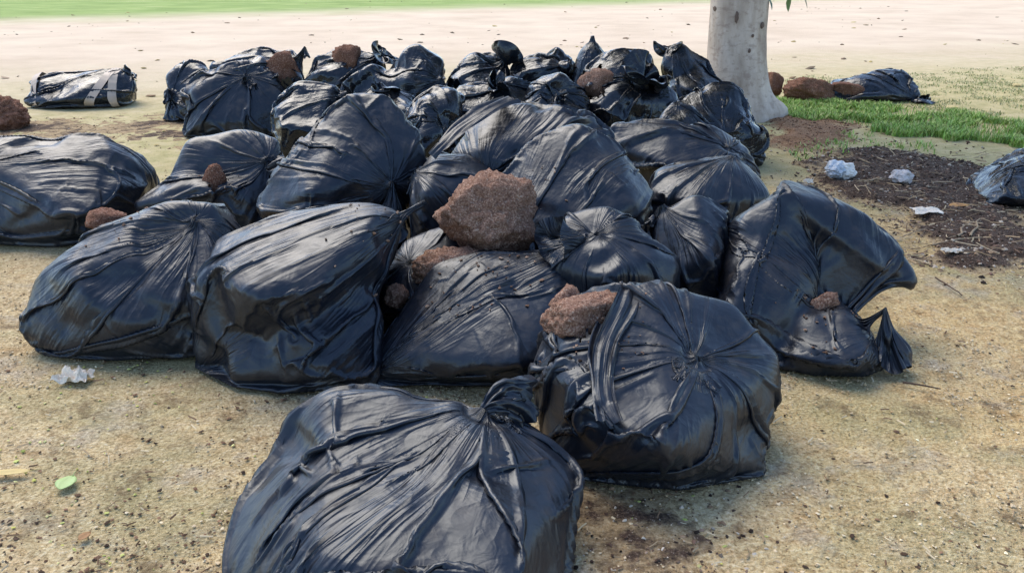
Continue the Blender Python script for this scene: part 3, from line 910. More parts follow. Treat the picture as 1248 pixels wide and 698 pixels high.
# keep bits that fall in patches more often, as swept by wind
def patchy(P, scale, seed, lo=0.42, hi=0.6):
    v = hash_noise2(P[:, 0], P[:, 1], scale, seed, 3)
    return P[rng.random(len(P)) < np.clip((v - lo) / (hi - lo), 0.12, 1)]
P = patchy(wide(42000, 1.3, 6.5, 1.6), 1.6, 21)
bits('gravel', 'tiny pale and tan grit strewn over the bare earth', 'gravel', P, 0.0020 + 0.0042 * rng.random(len(P)) ** 2.5, 0.7,
     pick(rng, len(P), [(0.50, 0.40, 0.26), (0.42, 0.31, 0.18), (0.56, 0.46, 0.30), (0.36, 0.25, 0.13), (0.60, 0.50, 0.34)]), 1)
P = patchy(wide(15000, 1.3, 6.5, 1.5), 1.1, 22)
bits('bark_crumbs', 'dark brown bark and soil crumbs strewn over the bare earth', 'debris', P, 0.0025 + 0.0055 * rng.random(len(P)) ** 3, 0.5,
     pick(rng, len(P), [(0.10, 0.06, 0.035), (0.16, 0.09, 0.055), (0.07, 0.045, 0.03), (0.20, 0.12, 0.07)]), 2)
P = wide(2600, 1.3, 6.0, 1.5); P = patchy(P[(P[:, 0] < 0.6 + 0.4 * rng.standard_normal(len(P)))], 1.3, 23)
bits('fallen_blossoms', 'tiny yellow green fallen blossoms dotted on the bare earth', 'blossoms', P, 0.0035 + 0.0035 * rng.random(len(P)), 0.6,
     pick(rng, len(P), [(0.50, 0.48, 0.13), (0.42, 0.44, 0.14), (0.58, 0.55, 0.24), (0.34, 0.38, 0.10)], 0.15), 3)

def straws(name, label, category, P, length, cols, seed):
    r = np.random.default_rng(seed); n = len(P)
    a = r.random(n) * 6.283; tl = r.normal(0, 0.15, n); L1 = length * (0.4 + 0.9 * r.random(n)); w = 0.0012 + 0.0022 * r.random(n)
    f = np.stack([np.cos(a), np.sin(a), tl], -1); sd_ = np.stack([-np.sin(a), np.cos(a), np.zeros(n)], -1); up = np.array((0, 0, 1.0))
    bend = r.normal(0, 0.2, n)
    V = []
    for t in (-0.5, 0.0, 0.5):
        c = P + f * (L1 * t)[:, None] + sd_ * (L1 * bend * (0.25 - t * t))[:, None]
        V += [c - sd_ * w[:, None], c + up * (w * 1.3)[:, None], c + sd_ * w[:, None]]
    V = np.stack(V, 1)
    base = (np.arange(n) * 9)[:, None]
    q = np.concatenate([base + np.array([k * 3 + j, k * 3 + j + 1, k * 3 + j + 4, k * 3 + j + 3]) for k in range(2) for j in range(2)], 0)
    me = mesh_np(name, V.reshape(-1, 3), q, True)
    set_tint(me, np.repeat(cols, 9, 0))
    return link(name, me, None, TINT, label, category, kind='stuff')
P = wide(900, 1.3, 6.0, 1.3)
straws('straw_litter', 'thin dry straws and stem bits strewn over the bare earth', 'straw', P + np.array((0, 0, 0.008)), 0.03, pick(rng, len(P), [(0.40, 0.30, 0.18), (0.16, 0.10, 0.06), (0.5, 0.42, 0.28)]), 7)
P = wide(900, 7.0, 30.0, 1.2); P = patchy(P, 0.5, 24); P[:, 2] = 0.004
bits('far_litter', 'scattered fallen leaves and clods far out on the open ground', 'leaf litter', P, 0.012 + 0.05 * rng.random(len(P)) ** 3, 0.3,
     pick(rng, len(P), [(0.22, 0.15, 0.09), (0.12, 0.09, 0.06), (0.40, 0.32, 0.14), (0.30, 0.22, 0.15)]), 8)
SOIL_PATCHES = []
def soil_patch(name, label, poly_px, hmax, seed, n_crumbs, mat, pal, res=0.02, edge=1.1):
    Q = np.array([ground(x, y)[:2] for x, y in poly_px])
    lo, hi = Q.min(0) - 0.25, Q.max(0) + 0.25
    xs = np.arange(lo[0], hi[0], res); ys = np.arange(lo[1], hi[1], res)
    X, Y = np.meshgrid(xs, ys, indexing='ij')
    def sdist(X, Y):
        inside = np.zeros(X.shape, bool); dmin = np.full(X.shape, 1e9)
        for k in range(len(Q)):
            a, b2 = Q[k], Q[(k + 1) % len(Q)]
            e = b2 - a; w = np.stack([X - a[0], Y - a[1]], -1)
            t = np.clip((w @ e) / (e @ e), 0, 1)
            dmin = np.minimum(dmin, np.linalg.norm(w - t[..., None] * e, axis=-1))
            cond = (a[1] > Y) != (b2[1] > Y)
            xi = a[0] + (Y - a[1]) * e[0] / (e[1] if abs(e[1]) > 1e-9 else 1e-9)
            inside ^= cond & (X < xi)
        return np.where(inside, dmin, -dmin)
    def height(X, Y):
        d = sdist(X, Y) + edge * (hash_noise2(X, Y, 2.6, seed, 5) - 0.5)
        w = np.clip(d / 0.25, -0.5, 1)
        return w * hmax * (0.35 + 1.3 * hash_noise2(X, Y, 6, seed + 1, 4)) + 0.008 * (hash_noise2(X, Y, 22, seed + 2, 3) - 0.5) - 0.007
    Z = np.maximum(height(X, Y), -0.03)
    n, m_ = X.shape
    i = (np.arange(n - 1)[:, None] * m_ + np.arange(m_ - 1)[None, :])
    q = np.stack([i, i + m_, i + m_ + 1, i + 1], -1).reshape(-1, 4)
    co = np.stack([X, Y, Z], -1).reshape(-1, 3)
    q = q[co[q][:, :, 2].max(1) > -0.022]
    sme = mesh_np(name, co, q, True)
    cv = sme.attributes.new('cover', 'FLOAT', 'POINT')
    cv.data.foreach_set('value', np.clip((Z.ravel() + 0.012) / (hmax * 0.7 + 0.012), 0, 1).astype(np.float32))
    o = link(name, sme, None, mat, label, 'soil', kind='structure')
    r = np.random.default_rng(seed)
    N_ = n_crumbs * 3
    p = lo + r.random((N_, 2)) * (hi - lo)
    h = height(p[:, 0], p[:, 1])
    ok = h > -0.010 - 0.02 * r.random(N_) ** 2
    p = p[ok][:n_crumbs]; h = np.maximum(h[ok][:n_crumbs], -0.006)
    P = np.stack([p[:, 0], p[:, 1], h], -1)
    bits('soil_crumbs', label + ', its loose crumbs', 'soil crumbs', P, (0.003 + 0.011 * r.random(len(P)) ** 3) * (1.0 if hmax > 0.02 else 0.6), 0.7, pick(r, len(P), pal, 0.3), seed + 9)
    return height
DARKPAL = [(0.05, 0.03, 0.022), (0.09, 0.055, 0.04), (0.14, 0.085, 0.06), (0.03, 0.02, 0.015), (0.20, 0.14, 0.10), (0.24, 0.16, 0.10), (0.40, 0.34, 0.27)]
REDPAL = [(0.24, 0.13, 0.08), (0.16, 0.08, 0.05), (0.33, 0.20, 0.12), (0.10, 0.05, 0.03)]
H1 = soil_patch('soil_spill', 'dark spilled compost soil spread beside the tree and squarish bag', [(975, 205), (1010, 175), (1100, 180), (1200, 195), (1248, 215), (1300, 260), (1290, 310), (1200, 325), (1120, 318), (1080, 260), (1000, 235)], 0.04, 31, 7000, SOIL_DARK, DARKPAL)
soil_patch('soil_scatter', 'dark crumbs of soil spilled on the ground below the round torn bag', [(700, 575), (760, 570), (830, 600), (800, 632), (740, 630)], 0.004, 41, 800, SOIL_DARK, DARKPAL + [(0.5, 0.44, 0.36)])
soil_patch('soil_trace', 'dark soil crumbs by the boxy corner bag on mossy ground', [(150, 150), (210, 142), (245, 160), (240, 175), (190, 172)], 0.004, 51, 500, SOIL_DARK, DARKPAL)
soil_patch('soil_trail', 'dark soil crumbs trailing from the reddish compost pile', [(0, 150), (40, 148), (85, 150), (70, 160), (0, 164)], 0.004, 61, 500, SOIL_DARK, DARKPAL)
soil_patch('root_earth', 'reddish earth banked up round the tree foot', [(930, 165), (945, 143), (1000, 140), (1030, 155), (1060, 172), (1000, 182), (940, 190)], 0.03, 71, 1800, SOIL_RED, REDPAL)

def blades(name, label, poly_px, n, hgt, seed, pal, wid=0.004, ztop=0.0):
    r = np.random.default_rng(seed)
    Q = np.array([ground(x, y)[:2] for x, y in poly_px])
    lo, hi = Q.min(0), Q.max(0)
    p = lo + r.random((n * 6, 2)) * (hi - lo)
    p = p + 0.0
    inside = np.zeros(len(p), bool)
    wx = p[:, 0] + 0.6 * (hash_noise2(p[:, 0], p[:, 1], 4, seed, 3) - 0.5); wy = p[:, 1] + 0.9 * (hash_noise2(p[:, 0], p[:, 1], 3, seed + 1, 3) - 0.5)
    for k in range(len(Q)):
        a, b2 = Q[k], Q[(k + 1) % len(Q)]
        cond = (a[1] > wy) != (b2[1] > wy)
        inside ^= cond & (wx < a[0] + (wy - a[1]) * (b2[0] - a[0]) / (b2[1] - a[1] + 1e-12))
    dens = hash_noise2(p[:, 0], p[:, 1], 5, seed + 2, 3)
    p = p[inside & (r.random(len(p)) < np.clip((dens - 0.40) * 4.5, 0.03, 1))][:n]
    n = len(p)
    h = hgt * (0.45 + 0.75 * r.random(n)); a = r.random(n) * 6.283; ln = 0.25 + 0.7 * r.random(n)
    dx, dy = np.cos(a), np.sin(a); sx, sy = -dy, dx
    w = wid * (0.7 + 0.6 * r.random(n))
    V = np.zeros((n, 7, 3))
    for k, (t, ww) in enumerate(((0, 1), (0.4, 0.9), (0.75, 0.6))):
        out = h * ln * t * t; z = h * t * (1 - 0.25 * ln * t)
        for sgn in (0, 1):
            V[:, k * 2 + sgn, 0] = p[:, 0] + dx * out + sx * w * ww * (sgn * 2 - 1)
            V[:, k * 2 + sgn, 1] = p[:, 1] + dy * out + sy * w * ww * (sgn * 2 - 1)
            V[:, k * 2 + sgn, 2] = z - 0.01
    V[:, 6, 0] = p[:, 0] + dx * h * ln; V[:, 6, 1] = p[:, 1] + dy * h * ln; V[:, 6, 2] = h * (1 - 0.25 * ln) - 0.01
    base = (np.arange(n) * 7)[:, None]
    q = np.concatenate([base + np.array([0, 1, 3, 2]), base + np.array([2, 3, 5, 4])], 0)
    tr = base + np.array([4, 5, 6])
    me = mesh_np(name, V.reshape(-1, 3), q, True, tr)
    set_tint(me, np.repeat(pick(r, n, pal, 0.2), 7, 0))
    return link(name, me, None, BLADE, label, 'grass', kind='stuff')
GREENS = [(0.22, 0.37, 0.06), (0.28, 0.44, 0.09), (0.33, 0.48, 0.13), (0.16, 0.28, 0.05), (0.42, 0.44, 0.17)]
r_ = np.random.default_rng(77)
pp = np.array([ground(1000 + 240 * a_, 185 + 135 * b_)[:2] for a_, b_ in r_.random((420, 2))])
hh = np.maximum(H1(pp[:, 0], pp[:, 1]), -0.002)
straws('stem_litter', 'pale dry stems and straws mixed into the dark spilled soil', 'straw', np.concatenate([pp, hh[:, None] + 0.008], 1), 0.10, pick(r_, 420, [(0.42, 0.34, 0.22), (0.30, 0.22, 0.13), (0.14, 0.09, 0.06)]), 78)
blades('grass_strip', 'bright green grass strip growing before the compost blocks by the tree', [(938, 128), (960, 122), (1040, 127), (1120, 134), (1180, 142), (1300, 155), (1300, 180), (1200, 176), (1120, 168), (1040, 156), (985, 147), (945, 140)], 22000, 0.075, 81, GREENS, 0.0045)
blades('weed_tufts', 'low green weeds sprouting at the edge of the dark soil', [(950, 172), (1040, 160), (1120, 165), (1120, 186), (1060, 194), (970, 196)], 420, 0.05, 82, GREENS, 0.005)
blades('thin_turf', 'sparse low turf on the mossy ground', [(940, 95), (1300, 80), (1300, 150), (1120, 134), (960, 122)], 9000, 0.03, 83, [(0.22, 0.28, 0.09), (0.30, 0.33, 0.14), (0.38, 0.37, 0.2)], 0.004)

# crumbs shed on the film around the clods
cp, cc_ = [], []
r_ = np.random.default_rng(91)
for bi, px_, py_, rad_, n_ in ((B_TORN, 722, 395, 0.22, 110), (B_EDGE, 580, 325, 0.30, 170), (7, 640, 240, 0.25, 70), (4, 470, 300, 0.30, 60), (B_WORN, 262, 225, 0.2, 60), (B_TAIL, 1007, 375, 0.2, 60), (B_OPEN, 728, 104, 0.35, 50), (B_REAR1, 342, 88, 0.3, 40), (3, 140, 275, 0.25, 50)):
    x_ = prepared[bi].x.transpose(1, 2, 0)[:, prepared[bi].T + 2:-2]
    nn = np.cross(np.roll(x_, -1, 0) - np.roll(x_, 1, 0), np.gradient(x_, axis=1)); nn /= np.linalg.norm(nn, axis=2, keepdims=True) + 1e-9
    out_ = np.sign(((x_ - prepared[bi].center) * nn).sum(2, keepdims=True)); nn = nn * out_
    v_ = x_.reshape(-1, 3); nv = nn.reshape(-1, 3)
    P0 = bag_point(bi, px_, py_)
    dd = np.linalg.norm(v_ - P0, axis=1)
    ok = np.nonzero((nv[:, 2] > 0.35) & (dd < rad_ * (0.25 + 0.75 * r_.random(len(v_)))))[0]
    if len(ok):
        ch = r_.choice(ok, min(n_ * 2 // 5, len(ok)), replace=False)
        cp.append(v_[ch] + nv[ch] * 0.002)
cp = np.concatenate(cp)
bits('compost_crumbs', 'loose brown compost crumbs shed on the black film around the clods', 'compost crumbs', cp, 0.0025 + 0.006 * r_.random(len(cp)) ** 2, 0.8, pick(r_, len(cp), [(0.20, 0.12, 0.08), (0.12, 0.07, 0.045), (0.30, 0.20, 0.14)]), 92)

# ------------------------------------------------------------------ the tree
def bark_material():
    m, nt, b = new_mat('pale_bark')
    N = NT(nt)
    P = N.n('ShaderNodeTexCoord').outputs['Object']
    n1 = N.noise(N.mapping(P, (1, 1, 0.35)), 6, 5, 0.6)
    c = N.ramp(n1, [(0.3, (0.27, 0.205, 0.16)), (0.48, (0.44, 0.36, 0.295)), (0.68, (0.60, 0.515, 0.44))])
    blot = N.ramp(N.noise(N.mapping(P, (1, 1, 1.6)), 13, 4, 0.65), [(0.52, 0.0), (0.64, 1.0)])
    c = N.mix(N.math('MULTIPLY', blot, 0.45), c, (0.22, 0.15, 0.12))
    ringn = N.ramp(N.noise(N.mapping(P, (0.6, 0.6, 9)), 4, 3, 0.6), [(0.62, 0.0), (0.72, 1.0)])
    c = N.mix(N.math('MULTIPLY', ringn, 0.4), c, (0.28, 0.22, 0.19))
    N.l(c, b.inputs['Base Color'])
    b.inputs['Roughness'].default_value = 0.85
    h = N.math('MULTIPLY_ADD', n1, 0.5, N.math('MULTIPLY', N.noise(P, 40, 4, 0.7), 0.3))
    N.l(N.bump(h, 0.6, 0.02), b.inputs['Normal'])
    return m
BARK = bark_material()
def tube(path, radii, seg=20, wob=0.0, seed=0, roots=0.0):
    co = []; path = [Vector(p) for p in path]
    for k, (p, r) in enumerate(zip(path, radii)):
        t = (path[min(k + 1, len(path) - 1)] - path[max(k - 1, 0)]).normalized()
        ref = Vector((1, 0, 0)) if abs(t.x) < 0.9 else Vector((0, 1, 0))
        e1 = t.cross(ref).normalized(); e2 = t.cross(e1)
        for j in range(seg):
            a = 2 * math.pi * j / seg
            d = e1 * math.cos(a) + e2 * math.sin(a)
            rr = r * (1 + wob * mnoise.noise(Vector((math.cos(a) * 1.3, math.sin(a) * 1.3, p.z * 2.2 + seed))) + wob * 0.5 * mnoise.noise(Vector((math.cos(a) * 4, math.sin(a) * 4, p.z * 7 + seed))))
            if roots:
                wd = math.atan2(d.y, d.x)
                rr *= 1 + roots * math.exp(-max(p.z, 0) / 0.13) * (0.35 + 0.65 * max(0, math.cos(2.5 * wd + 0.4)) ** 2)
            co.append(p + d * rr)
    n = len(path)
    q = [(k * seg + j, k * seg + (j + 1) % seg, (k + 1) * seg + (j + 1) % seg, (k + 1) * seg + j) for k in range(n - 1) for j in range(seg)]
    return np.array([c[:] for c in co]), np.array(q)
def merge(parts):
    co, q, o = [], [], 0
    for c, f in parts:
        co.append(c); q.append(f + o); o += len(c)
    return np.concatenate(co), np.concatenate(q)
tx, ty, _ = ground(905, 146); ty += 0.25
tree = link('shade_tree', None, None, None, 'pale barked tree with spreading crown standing beside the bag heap', 'tree')
tree.location = (tx, ty, 0)
zs = np.concatenate([np.linspace(-0.06, 1.3, 40), np.linspace(1.4, 2.6, 10)])
path = [(-0.035 - 0.03 * math.sin(z * 1.3) + 0.06 * math.exp(-max(z, 0) / 0.3), 0, z) for z in zs]
rad = [0.275 + 0.055 * math.exp(-max(z, 0) / 0.30) - 0.012 * z for z in zs]
co, q = tube(path, rad, 48, 0.035, 3, 0.42)
link('trunk', mesh_np('trunk', co, q), tree, BARK)
SCAR = None
def scar(px, py, w, h, seed):
    P = np.array(at(px, py, ty - 0.1)); d = np.array((P[0] - tx + 0.04, -0.28, 0.0))
    x_ = P[0] - tx; y_ = -math.sqrt(max(0.002, 0.272 ** 2 - (x_ + 0.05) ** 2))
    bm = bmesh.new(); bmesh.ops.create_icosphere(bm, subdivisions=3, radius=1.0)
    nrm = Vector((x_ + 0.05, y_, 0)).normalized(); sd_ = Vector((-nrm.y, nrm.x, 0))
    for v in bm.verts:
        k = 1 + 0.4 * mnoise.noise(v.co * 2 + Vector((seed, 0, 0)))
        v.co = nrm * v.co.y * 0.012 + sd_ * v.co.x * w * k + Vector((0, 0, 1)) * v.co.z * h * k + Vector((x_, y_, P[2]))
    me = bpy.data.meshes.new('bark_scar'); bm.to_mesh(me); bm.free()
    link('bark_scar', me, tree, SCARM)
SCARM, snt, sb = new_mat('dark_scar'); sb.inputs['Base Color'].default_value = (0.13, 0.09, 0.07, 1); sb.inputs['Roughness'].default_value = 0.9
scar(872, 11, 0.035, 0.03, 1); scar(893, 20, 0.016, 0.05, 2); scar(912, 42, 0.014, 0.014, 3); scar(908, 60, 0.012, 0.02, 4); scar(925, 30, 0.02, 0.03, 5)
r = np.random.default_rng(9)
limb_ends = []; parts = []
for k in range(7):
    a = k * 0.9 + 0.3; L_ = 1.5 + 0.9 * r.random(); up = 1.3 + 1.5 * r.random()
    e = np.array((math.cos(a) * L_, math.sin(a) * L_ - 0.4, 2.5 + up))
    p0 = np.array((-0.05, 0, 2.3)); mid = p0 * 0.5 + e * 0.5 + np.array((0, 0, 0.35))
    pts = [tuple((1 - t) ** 2 * p0 + 2 * t * (1 - t) * mid + t * t * e) for t in np.linspace(0, 1, 12)]
    parts.append(tube(pts, np.linspace(0.15, 0.03, 12), 10, 0.05, k))
    limb_ends += [np.array(p) for p in pts[4:]]
    for j in range(4):
        s0 = np.array(pts[5 + j]); e2 = s0 + np.array((r.normal(0, 0.9), r.normal(0, 0.9), r.normal(0.3, 0.4)))
        sp_ = [tuple(s0 * (1 - t) + e2 * t + np.array((0, 0, 0.2 * math.sin(t * 3.1)))) for t in np.linspace(0, 1, 6)]
        parts.append(tube(sp_, np.linspace(0.04, 0.012, 6), 6, 0.05, k + j))
        limb_ends += [np.array(p) for p in sp_[2:]]
# the drooping twig whose leaf tips hang into view
droop_tip = np.array(at(975, 6, ty - 0.1)) - np.array((tx, ty, 0))
d0 = np.array((0.9, -0.1, 3.0))
dp = [tuple(d0 * (1 - t) + (droop_tip + np.array((-0.02, 0, 0.10))) * t + np.array((0.25 * math.sin(t * 3.1), 0, 0.3 * math.sin(t * 3.1)))) for t in np.linspace(0, 1, 10)]
parts.append(tube(dp, np.linspace(0.02, 0.004, 10), 6, 0.05, 50))
co, q = merge(parts)
link('limbs', mesh_np('limbs', co, q), tree, BARK)
def leaf_batch(centers, length, width, r, droop=0.3):
    n = len(centers)
    a = r.random(n) * 6.283; pitch = r.normal(-droop, 0.5, n); roll = r.normal(0, 0.6, n)
    L1 = length * (0.7 + 0.6 * r.random(n)); W1 = width * (0.7 + 0.5 * r.random(n))
    f = np.stack([np.cos(a) * np.cos(pitch), np.sin(a) * np.cos(pitch), np.sin(pitch)], -1)
    sd_ = np.stack([-np.sin(a), np.cos(a), np.zeros(n)], -1)
    up = np.cross(f, sd_); sd_ = sd_ * np.cos(roll)[:, None] + up * np.sin(roll)[:, None]; up = np.cross(f, sd_)
    prof = [(0, 0.0), (0.25, 0.8), (0.55, 1.0), (0.82, 0.6), (1.0, 0.0)]
    V = []
    for t, w in prof:
        mid = centers + f * (L1 * t)[:, None] - up * (0.10 * L1 * t * t)[:, None]
        V += [mid - sd_ * (W1 * w / 2)[:, None] + up * (0.12 * W1 * w)[:, None], mid, mid + sd_ * (W1 * w / 2)[:, None] + up * (0.12 * W1 * w)[:, None]]
    V = np.stack(V, 1)
    base = (np.arange(n) * 15)[:, None]
    q = np.concatenate([base + np.array([k * 3 + j, k * 3 + j + 1, k * 3 + j + 4, k * 3 + j + 3]) for k in range(4) for j in range(2)], 0)
    return V.reshape(-1, 3), q
le = np.array(limb_ends)
cen_ = le[r.integers(0, len(le), 5500)] + r.normal(0, 0.33, (5500, 3))
cen_ = cen_[cen_[:, 2] > 2.1]
hang = np.array([droop_tip + np.array((-0.30, 0, 0.06)), droop_tip + np.array((-0.09, 0, 0.10)), droop_tip + np.array((0.0, 0, 0.11)), droop_tip + np.array((-0.27, 0.05, 0.12)), droop_tip + np.array((0.04, 0.03, 0.16))])
lc, lq = leaf_batch(cen_, 0.15, 0.075, r)
hc, hq = leaf_batch(hang, 0.13, 0.07, np.random.default_rng(4), 1.1)
co, q = merge([(lc, lq), (hc, hq)])
me = mesh_np('crown', co, q)
set_tint(me, np.repeat(pick(r, len(co) // 15, [(0.06, 0.12, 0.03), (0.09, 0.16, 0.04), (0.05, 0.09, 0.03), (0.12, 0.19, 0.06)], 0.2), 15, 0))
LEAFM = tint_material('tree_leaf', 0.45, 0.4)
link('crown', me, tree, LEAFM)

# ------------------------------------------------------------------ litter, leaves, twigs
def plain_material(name, col, rough=0.6, spec=0.4, var=0.15, scale=25):
    m, nt, b = new_mat(name)
    N = NT(nt)
    P = N.n('ShaderNodeTexCoord').outputs['Object']
    n = N.noise(P, scale, 4, 0.6)
    N.l(N.mix(n, tuple(c * (1 - var) for c in col), tuple(min(0.9, c * (1 + var)) for c in col)), b.inputs['Base Color'])
    b.inputs['Roughness'].default_value = rough
    b.inputs['Specular IOR Level'].default_value = spec
    N.l(N.bump(n, 0.3, 0.004), b.inputs['Normal'])
    return m
PAPER = plain_material('white_paper', (0.70, 0.63, 0.53), 0.8, 0.2, 0.25)
PLASTIC = plain_material('pale_plastic', (0.68, 0.65, 0.60), 0.3, 0.5)
BLUEP = plain_material('blue_print', (0.40, 0.45, 0.50), 0.35, 0.5)
TWIG = plain_material('dry_twig', (0.30, 0.23, 0.15), 0.9, 0.2)
TWIG_DARK = plain_material('dark_twig', (0.09, 0.06, 0.045), 0.9, 0.2)
LEAF_GREEN = plain_material('fresh_leaf', (0.30, 0.42, 0.15), 0.5, 0.4)
LEAF_YELLOW = plain_material('yellowed_leaf', (0.52, 0.40, 0.16), 0.6, 0.3)
LEAF_BROWN = plain_material('dry_leaf', (0.30, 0.17, 0.08), 0.7, 0.2)
TAPE = plain_material('pale_tape', (0.42, 0.34, 0.27), 0.5, 0.4)

def crumpled_sheet(name, label, cat, px, py, w, d, h, mat, seed, n=26):
    g0 = ground(px, py)
    co = []
    off = Vector((seed * 2.3, seed * 5.1, 0))
    for i in range(n):
        for j in range(n):
            u, v = i / (n - 1) - 0.5, j / (n - 1) - 0.5
            e = 1 + 0.25 * mnoise.noise(Vector((math.atan2(v, u), seed, 0)) * 1.5)
            k = mnoise.noise(Vector((u * 4, v * 4, 0)) + off) + 0.6 * abs(mnoise.noise(Vector((u * 9, v * 9, 3)) + off)) + 0.35
            co.append((u * w * e + 0.12 * w * mnoise.noise(Vector((u * 5, v * 5, 7)) + off), v * d * e, 0.005 + h * max(0.0, k) * (1 - 1.2 * (u * u + v * v))))
    i = np.arange(n - 1)[:, None] * n + np.arange(n - 1)[None, :]
    q = np.stack([i, i + n, i + n + 1, i + 1], -1).reshape(-1, 4)
    o = link(name, mesh_np(name, np.array(co), q, False), None, mat, label, cat)
    o.location = (g0[0], g0[1], 0.0)
    md = o.modifiers.new('thickness', 'SOLIDIFY'); md.thickness = 0.002
    return o
crumpled_sheet('paper_scrap', 'crumpled white paper scrap on the earth before the broad bag', 'paper', 92, 463, 0.115, 0.08, 0.05, PAPER, 2)
hz = lambda px, py: float(np.maximum(H1(np.array([ground(px, py)[0]]), np.array([ground(px, py)[1]]))[0], 0))
o = crumpled_sheet('paper_sheet', 'flattened white paper on the dark spilled soil', 'paper', 1128, 266, 0.16, 0.13, 0.02, PAPER, 3); o.location.z = hz(1128, 266) + 0.005
o = crumpled_sheet('paper_bit', 'small white torn bit at the rim of the dark spilled soil', 'paper', 1158, 316, 0.09, 0.05, 0.02, PAPER, 5); o.location.z = hz(1158, 316) + 0.005
o = crumpled_sheet('paper_bit', 'tiny white fragment between squarish bag and crumpled blue plastic', 'paper', 985, 224, 0.06, 0.05, 0.03, PAPER, 6); o.location.z = hz(985, 224) + 0.005
def crumpled_blob(name, label, cat, px, py, size, mat, seed):
    g0 = ground(px, py)
    bm = bmesh.new(); bmesh.ops.create_icosphere(bm, subdivisions=4, radius=0.5)
    off = Vector((seed * 1.9, seed * 0.7, 2))
    for v in bm.verts:
        d = v.co.normalized()
        k = 1 + 0.35 * mnoise.noise(d * 1.8 + off) + 0.25 * abs(mnoise.noise(d * 4 + off)) + 0.1 * abs(mnoise.noise(d * 9 + off))
        v.co = Vector((d.x * size[0], d.y * size[1], d.z * size[2])) * 0.5 * k
    me = bpy.data.meshes.new(name); bm.to_mesh(me); bm.free()
    o = link(name, me, None, mat, label, cat)
    o.location = (g0[0], g0[1], hz(px, py) + size[2] * 0.42)
    return o
o = crumpled_blob('plastic_wrapper', 'crumpled white and blue plastic wrapper on the dark spilled soil', 'wrapper', 1024, 220, (0.19, 0.12, 0.11), PLASTIC, 3)
cb = crumpled_blob('printed_patch', None, None, 1016, 220, (0.13, 0.15, 0.105), BLUEP, 8)
mw = cb.location - o.location; cb.parent = o; cb.location = mw + Vector((0, -0.012, 0.004))
crumpled_blob('plastic_ball', 'round crumpled greyish white plastic on the dark spilled soil', 'plastic', 1097, 229, (0.13, 0.11, 0.09), plain_material('greyish_plastic', (0.50, 0.46, 0.44), 0.45), 5)

def ground_leaf(label, px, py, length, width, ang, mat, z=0.004, seed=1):
    n = 9; co = []
    for i in range(n):
        t = i / (n - 1)
        w = math.sin(math.pi * min(1, t * 0.97 + 0.02)) ** 0.75 * (1.15 - 0.35 * t)
        for j in range(5):
            s_ = (j - 2) / 2
            co.append((length * (t - 0.5), s_ * width / 2 * w, z + 0.12 * width * abs(s_) * w + 0.10 * length * (t - 0.5) ** 2 + 0.004 * mnoise.noise(Vector((t * 4, s_ * 2, seed)))))
    q = np.array([(i * 5 + j, (i + 1) * 5 + j, (i + 1) * 5 + j + 1, i * 5 + j + 1) for i in range(n - 1) for j in range(4)])
    root = link('fallen_leaf', mesh_np('fallen_leaf', np.array(co), q), None, mat, label, 'leaf')
    g0 = ground(px, py); root.location = (g0[0], g0[1], 0.002); root.rotation_euler = (0, 0, ang)
    st, sq = tube([(length * 0.45, 0, z + 0.004), (length * 0.6, 0.002, z + 0.004), (length * 0.8, 0.006, z + 0.002)], [0.0012, 0.001, 0.0008], 6)
    link('stalk', mesh_np('stalk', st, sq), root, mat)
    md = root.modifiers.new('thickness', 'SOLIDIFY'); md.thickness = 0.0008
    return root
ground_leaf('fresh pale green leaf lying on bare earth before the broad bag', 82, 590, 0.075, 0.062, 1.5, LEAF_GREEN)
ground_leaf('long yellow brown leaf lying on bare earth near the green leaf', 12, 578, 0.13, 0.035, 0.15, LEAF_YELLOW)
ground_leaf('yellow leaf on the thin turf beyond the crumpled far bag', 1162, 133, 0.16, 0.12, 0.3, LEAF_YELLOW, 0.01)
ground_leaf('curled yellow leaf far out on the thin turf', 1240, 105, 0.16, 0.10, 0.6, LEAF_YELLOW, 0.01)
ground_leaf('orange leaf lying on the dark spilled soil', 1168, 257, 0.13, 0.08, 0.1, plain_material('orange_leaf', (0.45, 0.22, 0.05), 0.6), 0.03)
ground_leaf('dried dark leaf curled on bare earth near the green leaf', 104, 655, 0.04, 0.03, 1.2, LEAF_BROWN)

def twig(label, a, b, rad, mat, lift, seed, cat='twig'):
    A, B_ = Vector(ground(*a)), Vector(ground(*b))
    za, zb = hz(*a), hz(*b)
    pts = []
    for k in range(7):
        t = k / 6
        p = A.lerp(B_, t); p.z = za * (1 - t) + zb * t + rad + lift * math.sin(t * 3.1) + 0.004
        p.x += 0.02 * (B_ - A).length * mnoise.noise(Vector((t * 3, seed, 0))) * 4
        pts.append(tuple(p - A))
    co, q = tube(pts, [rad * (1 - 0.4 * k / 6) for k in range(7)], 7, 0.1, seed)
    o = link('twig', mesh_np('twig', co, q), None, mat, label, cat, 'dry twigs on the ground')
    o.location = A
    return o
twig('pale dry stick slanting on the dark soil near the orange leaf', (1165, 296), (1180, 276), 0.007, TWIG, 0.0, 1)
twig('second pale dry stick beside the slanting one on the dark soil', (1181, 297), (1193, 275), 0.007, TWIG, 0.0, 2)
twig('long pale twig lying across the dark soil', (1135, 301), (1195, 298), 0.006, TWIG, 0.01, 3)
twig('short pale twig lying between wrapper and plastic ball', (1058, 229), (1082, 226), 0.006, TWIG, 0.005, 4)
twig('thin grey twig at the edge of the wrapper', (1046, 200), (1060, 208), 0.006, TWIG, 0.0, 5)
twig('thin dark twig on bare earth past the sagging tail', (1140, 340), (1172, 362), 0.004, TWIG_DARK, 0.003, 6)
twig('dark short twig on bare earth below the sagging tail', (1100, 468), (1146, 476), 0.004, TWIG_DARK, 0.002, 7)
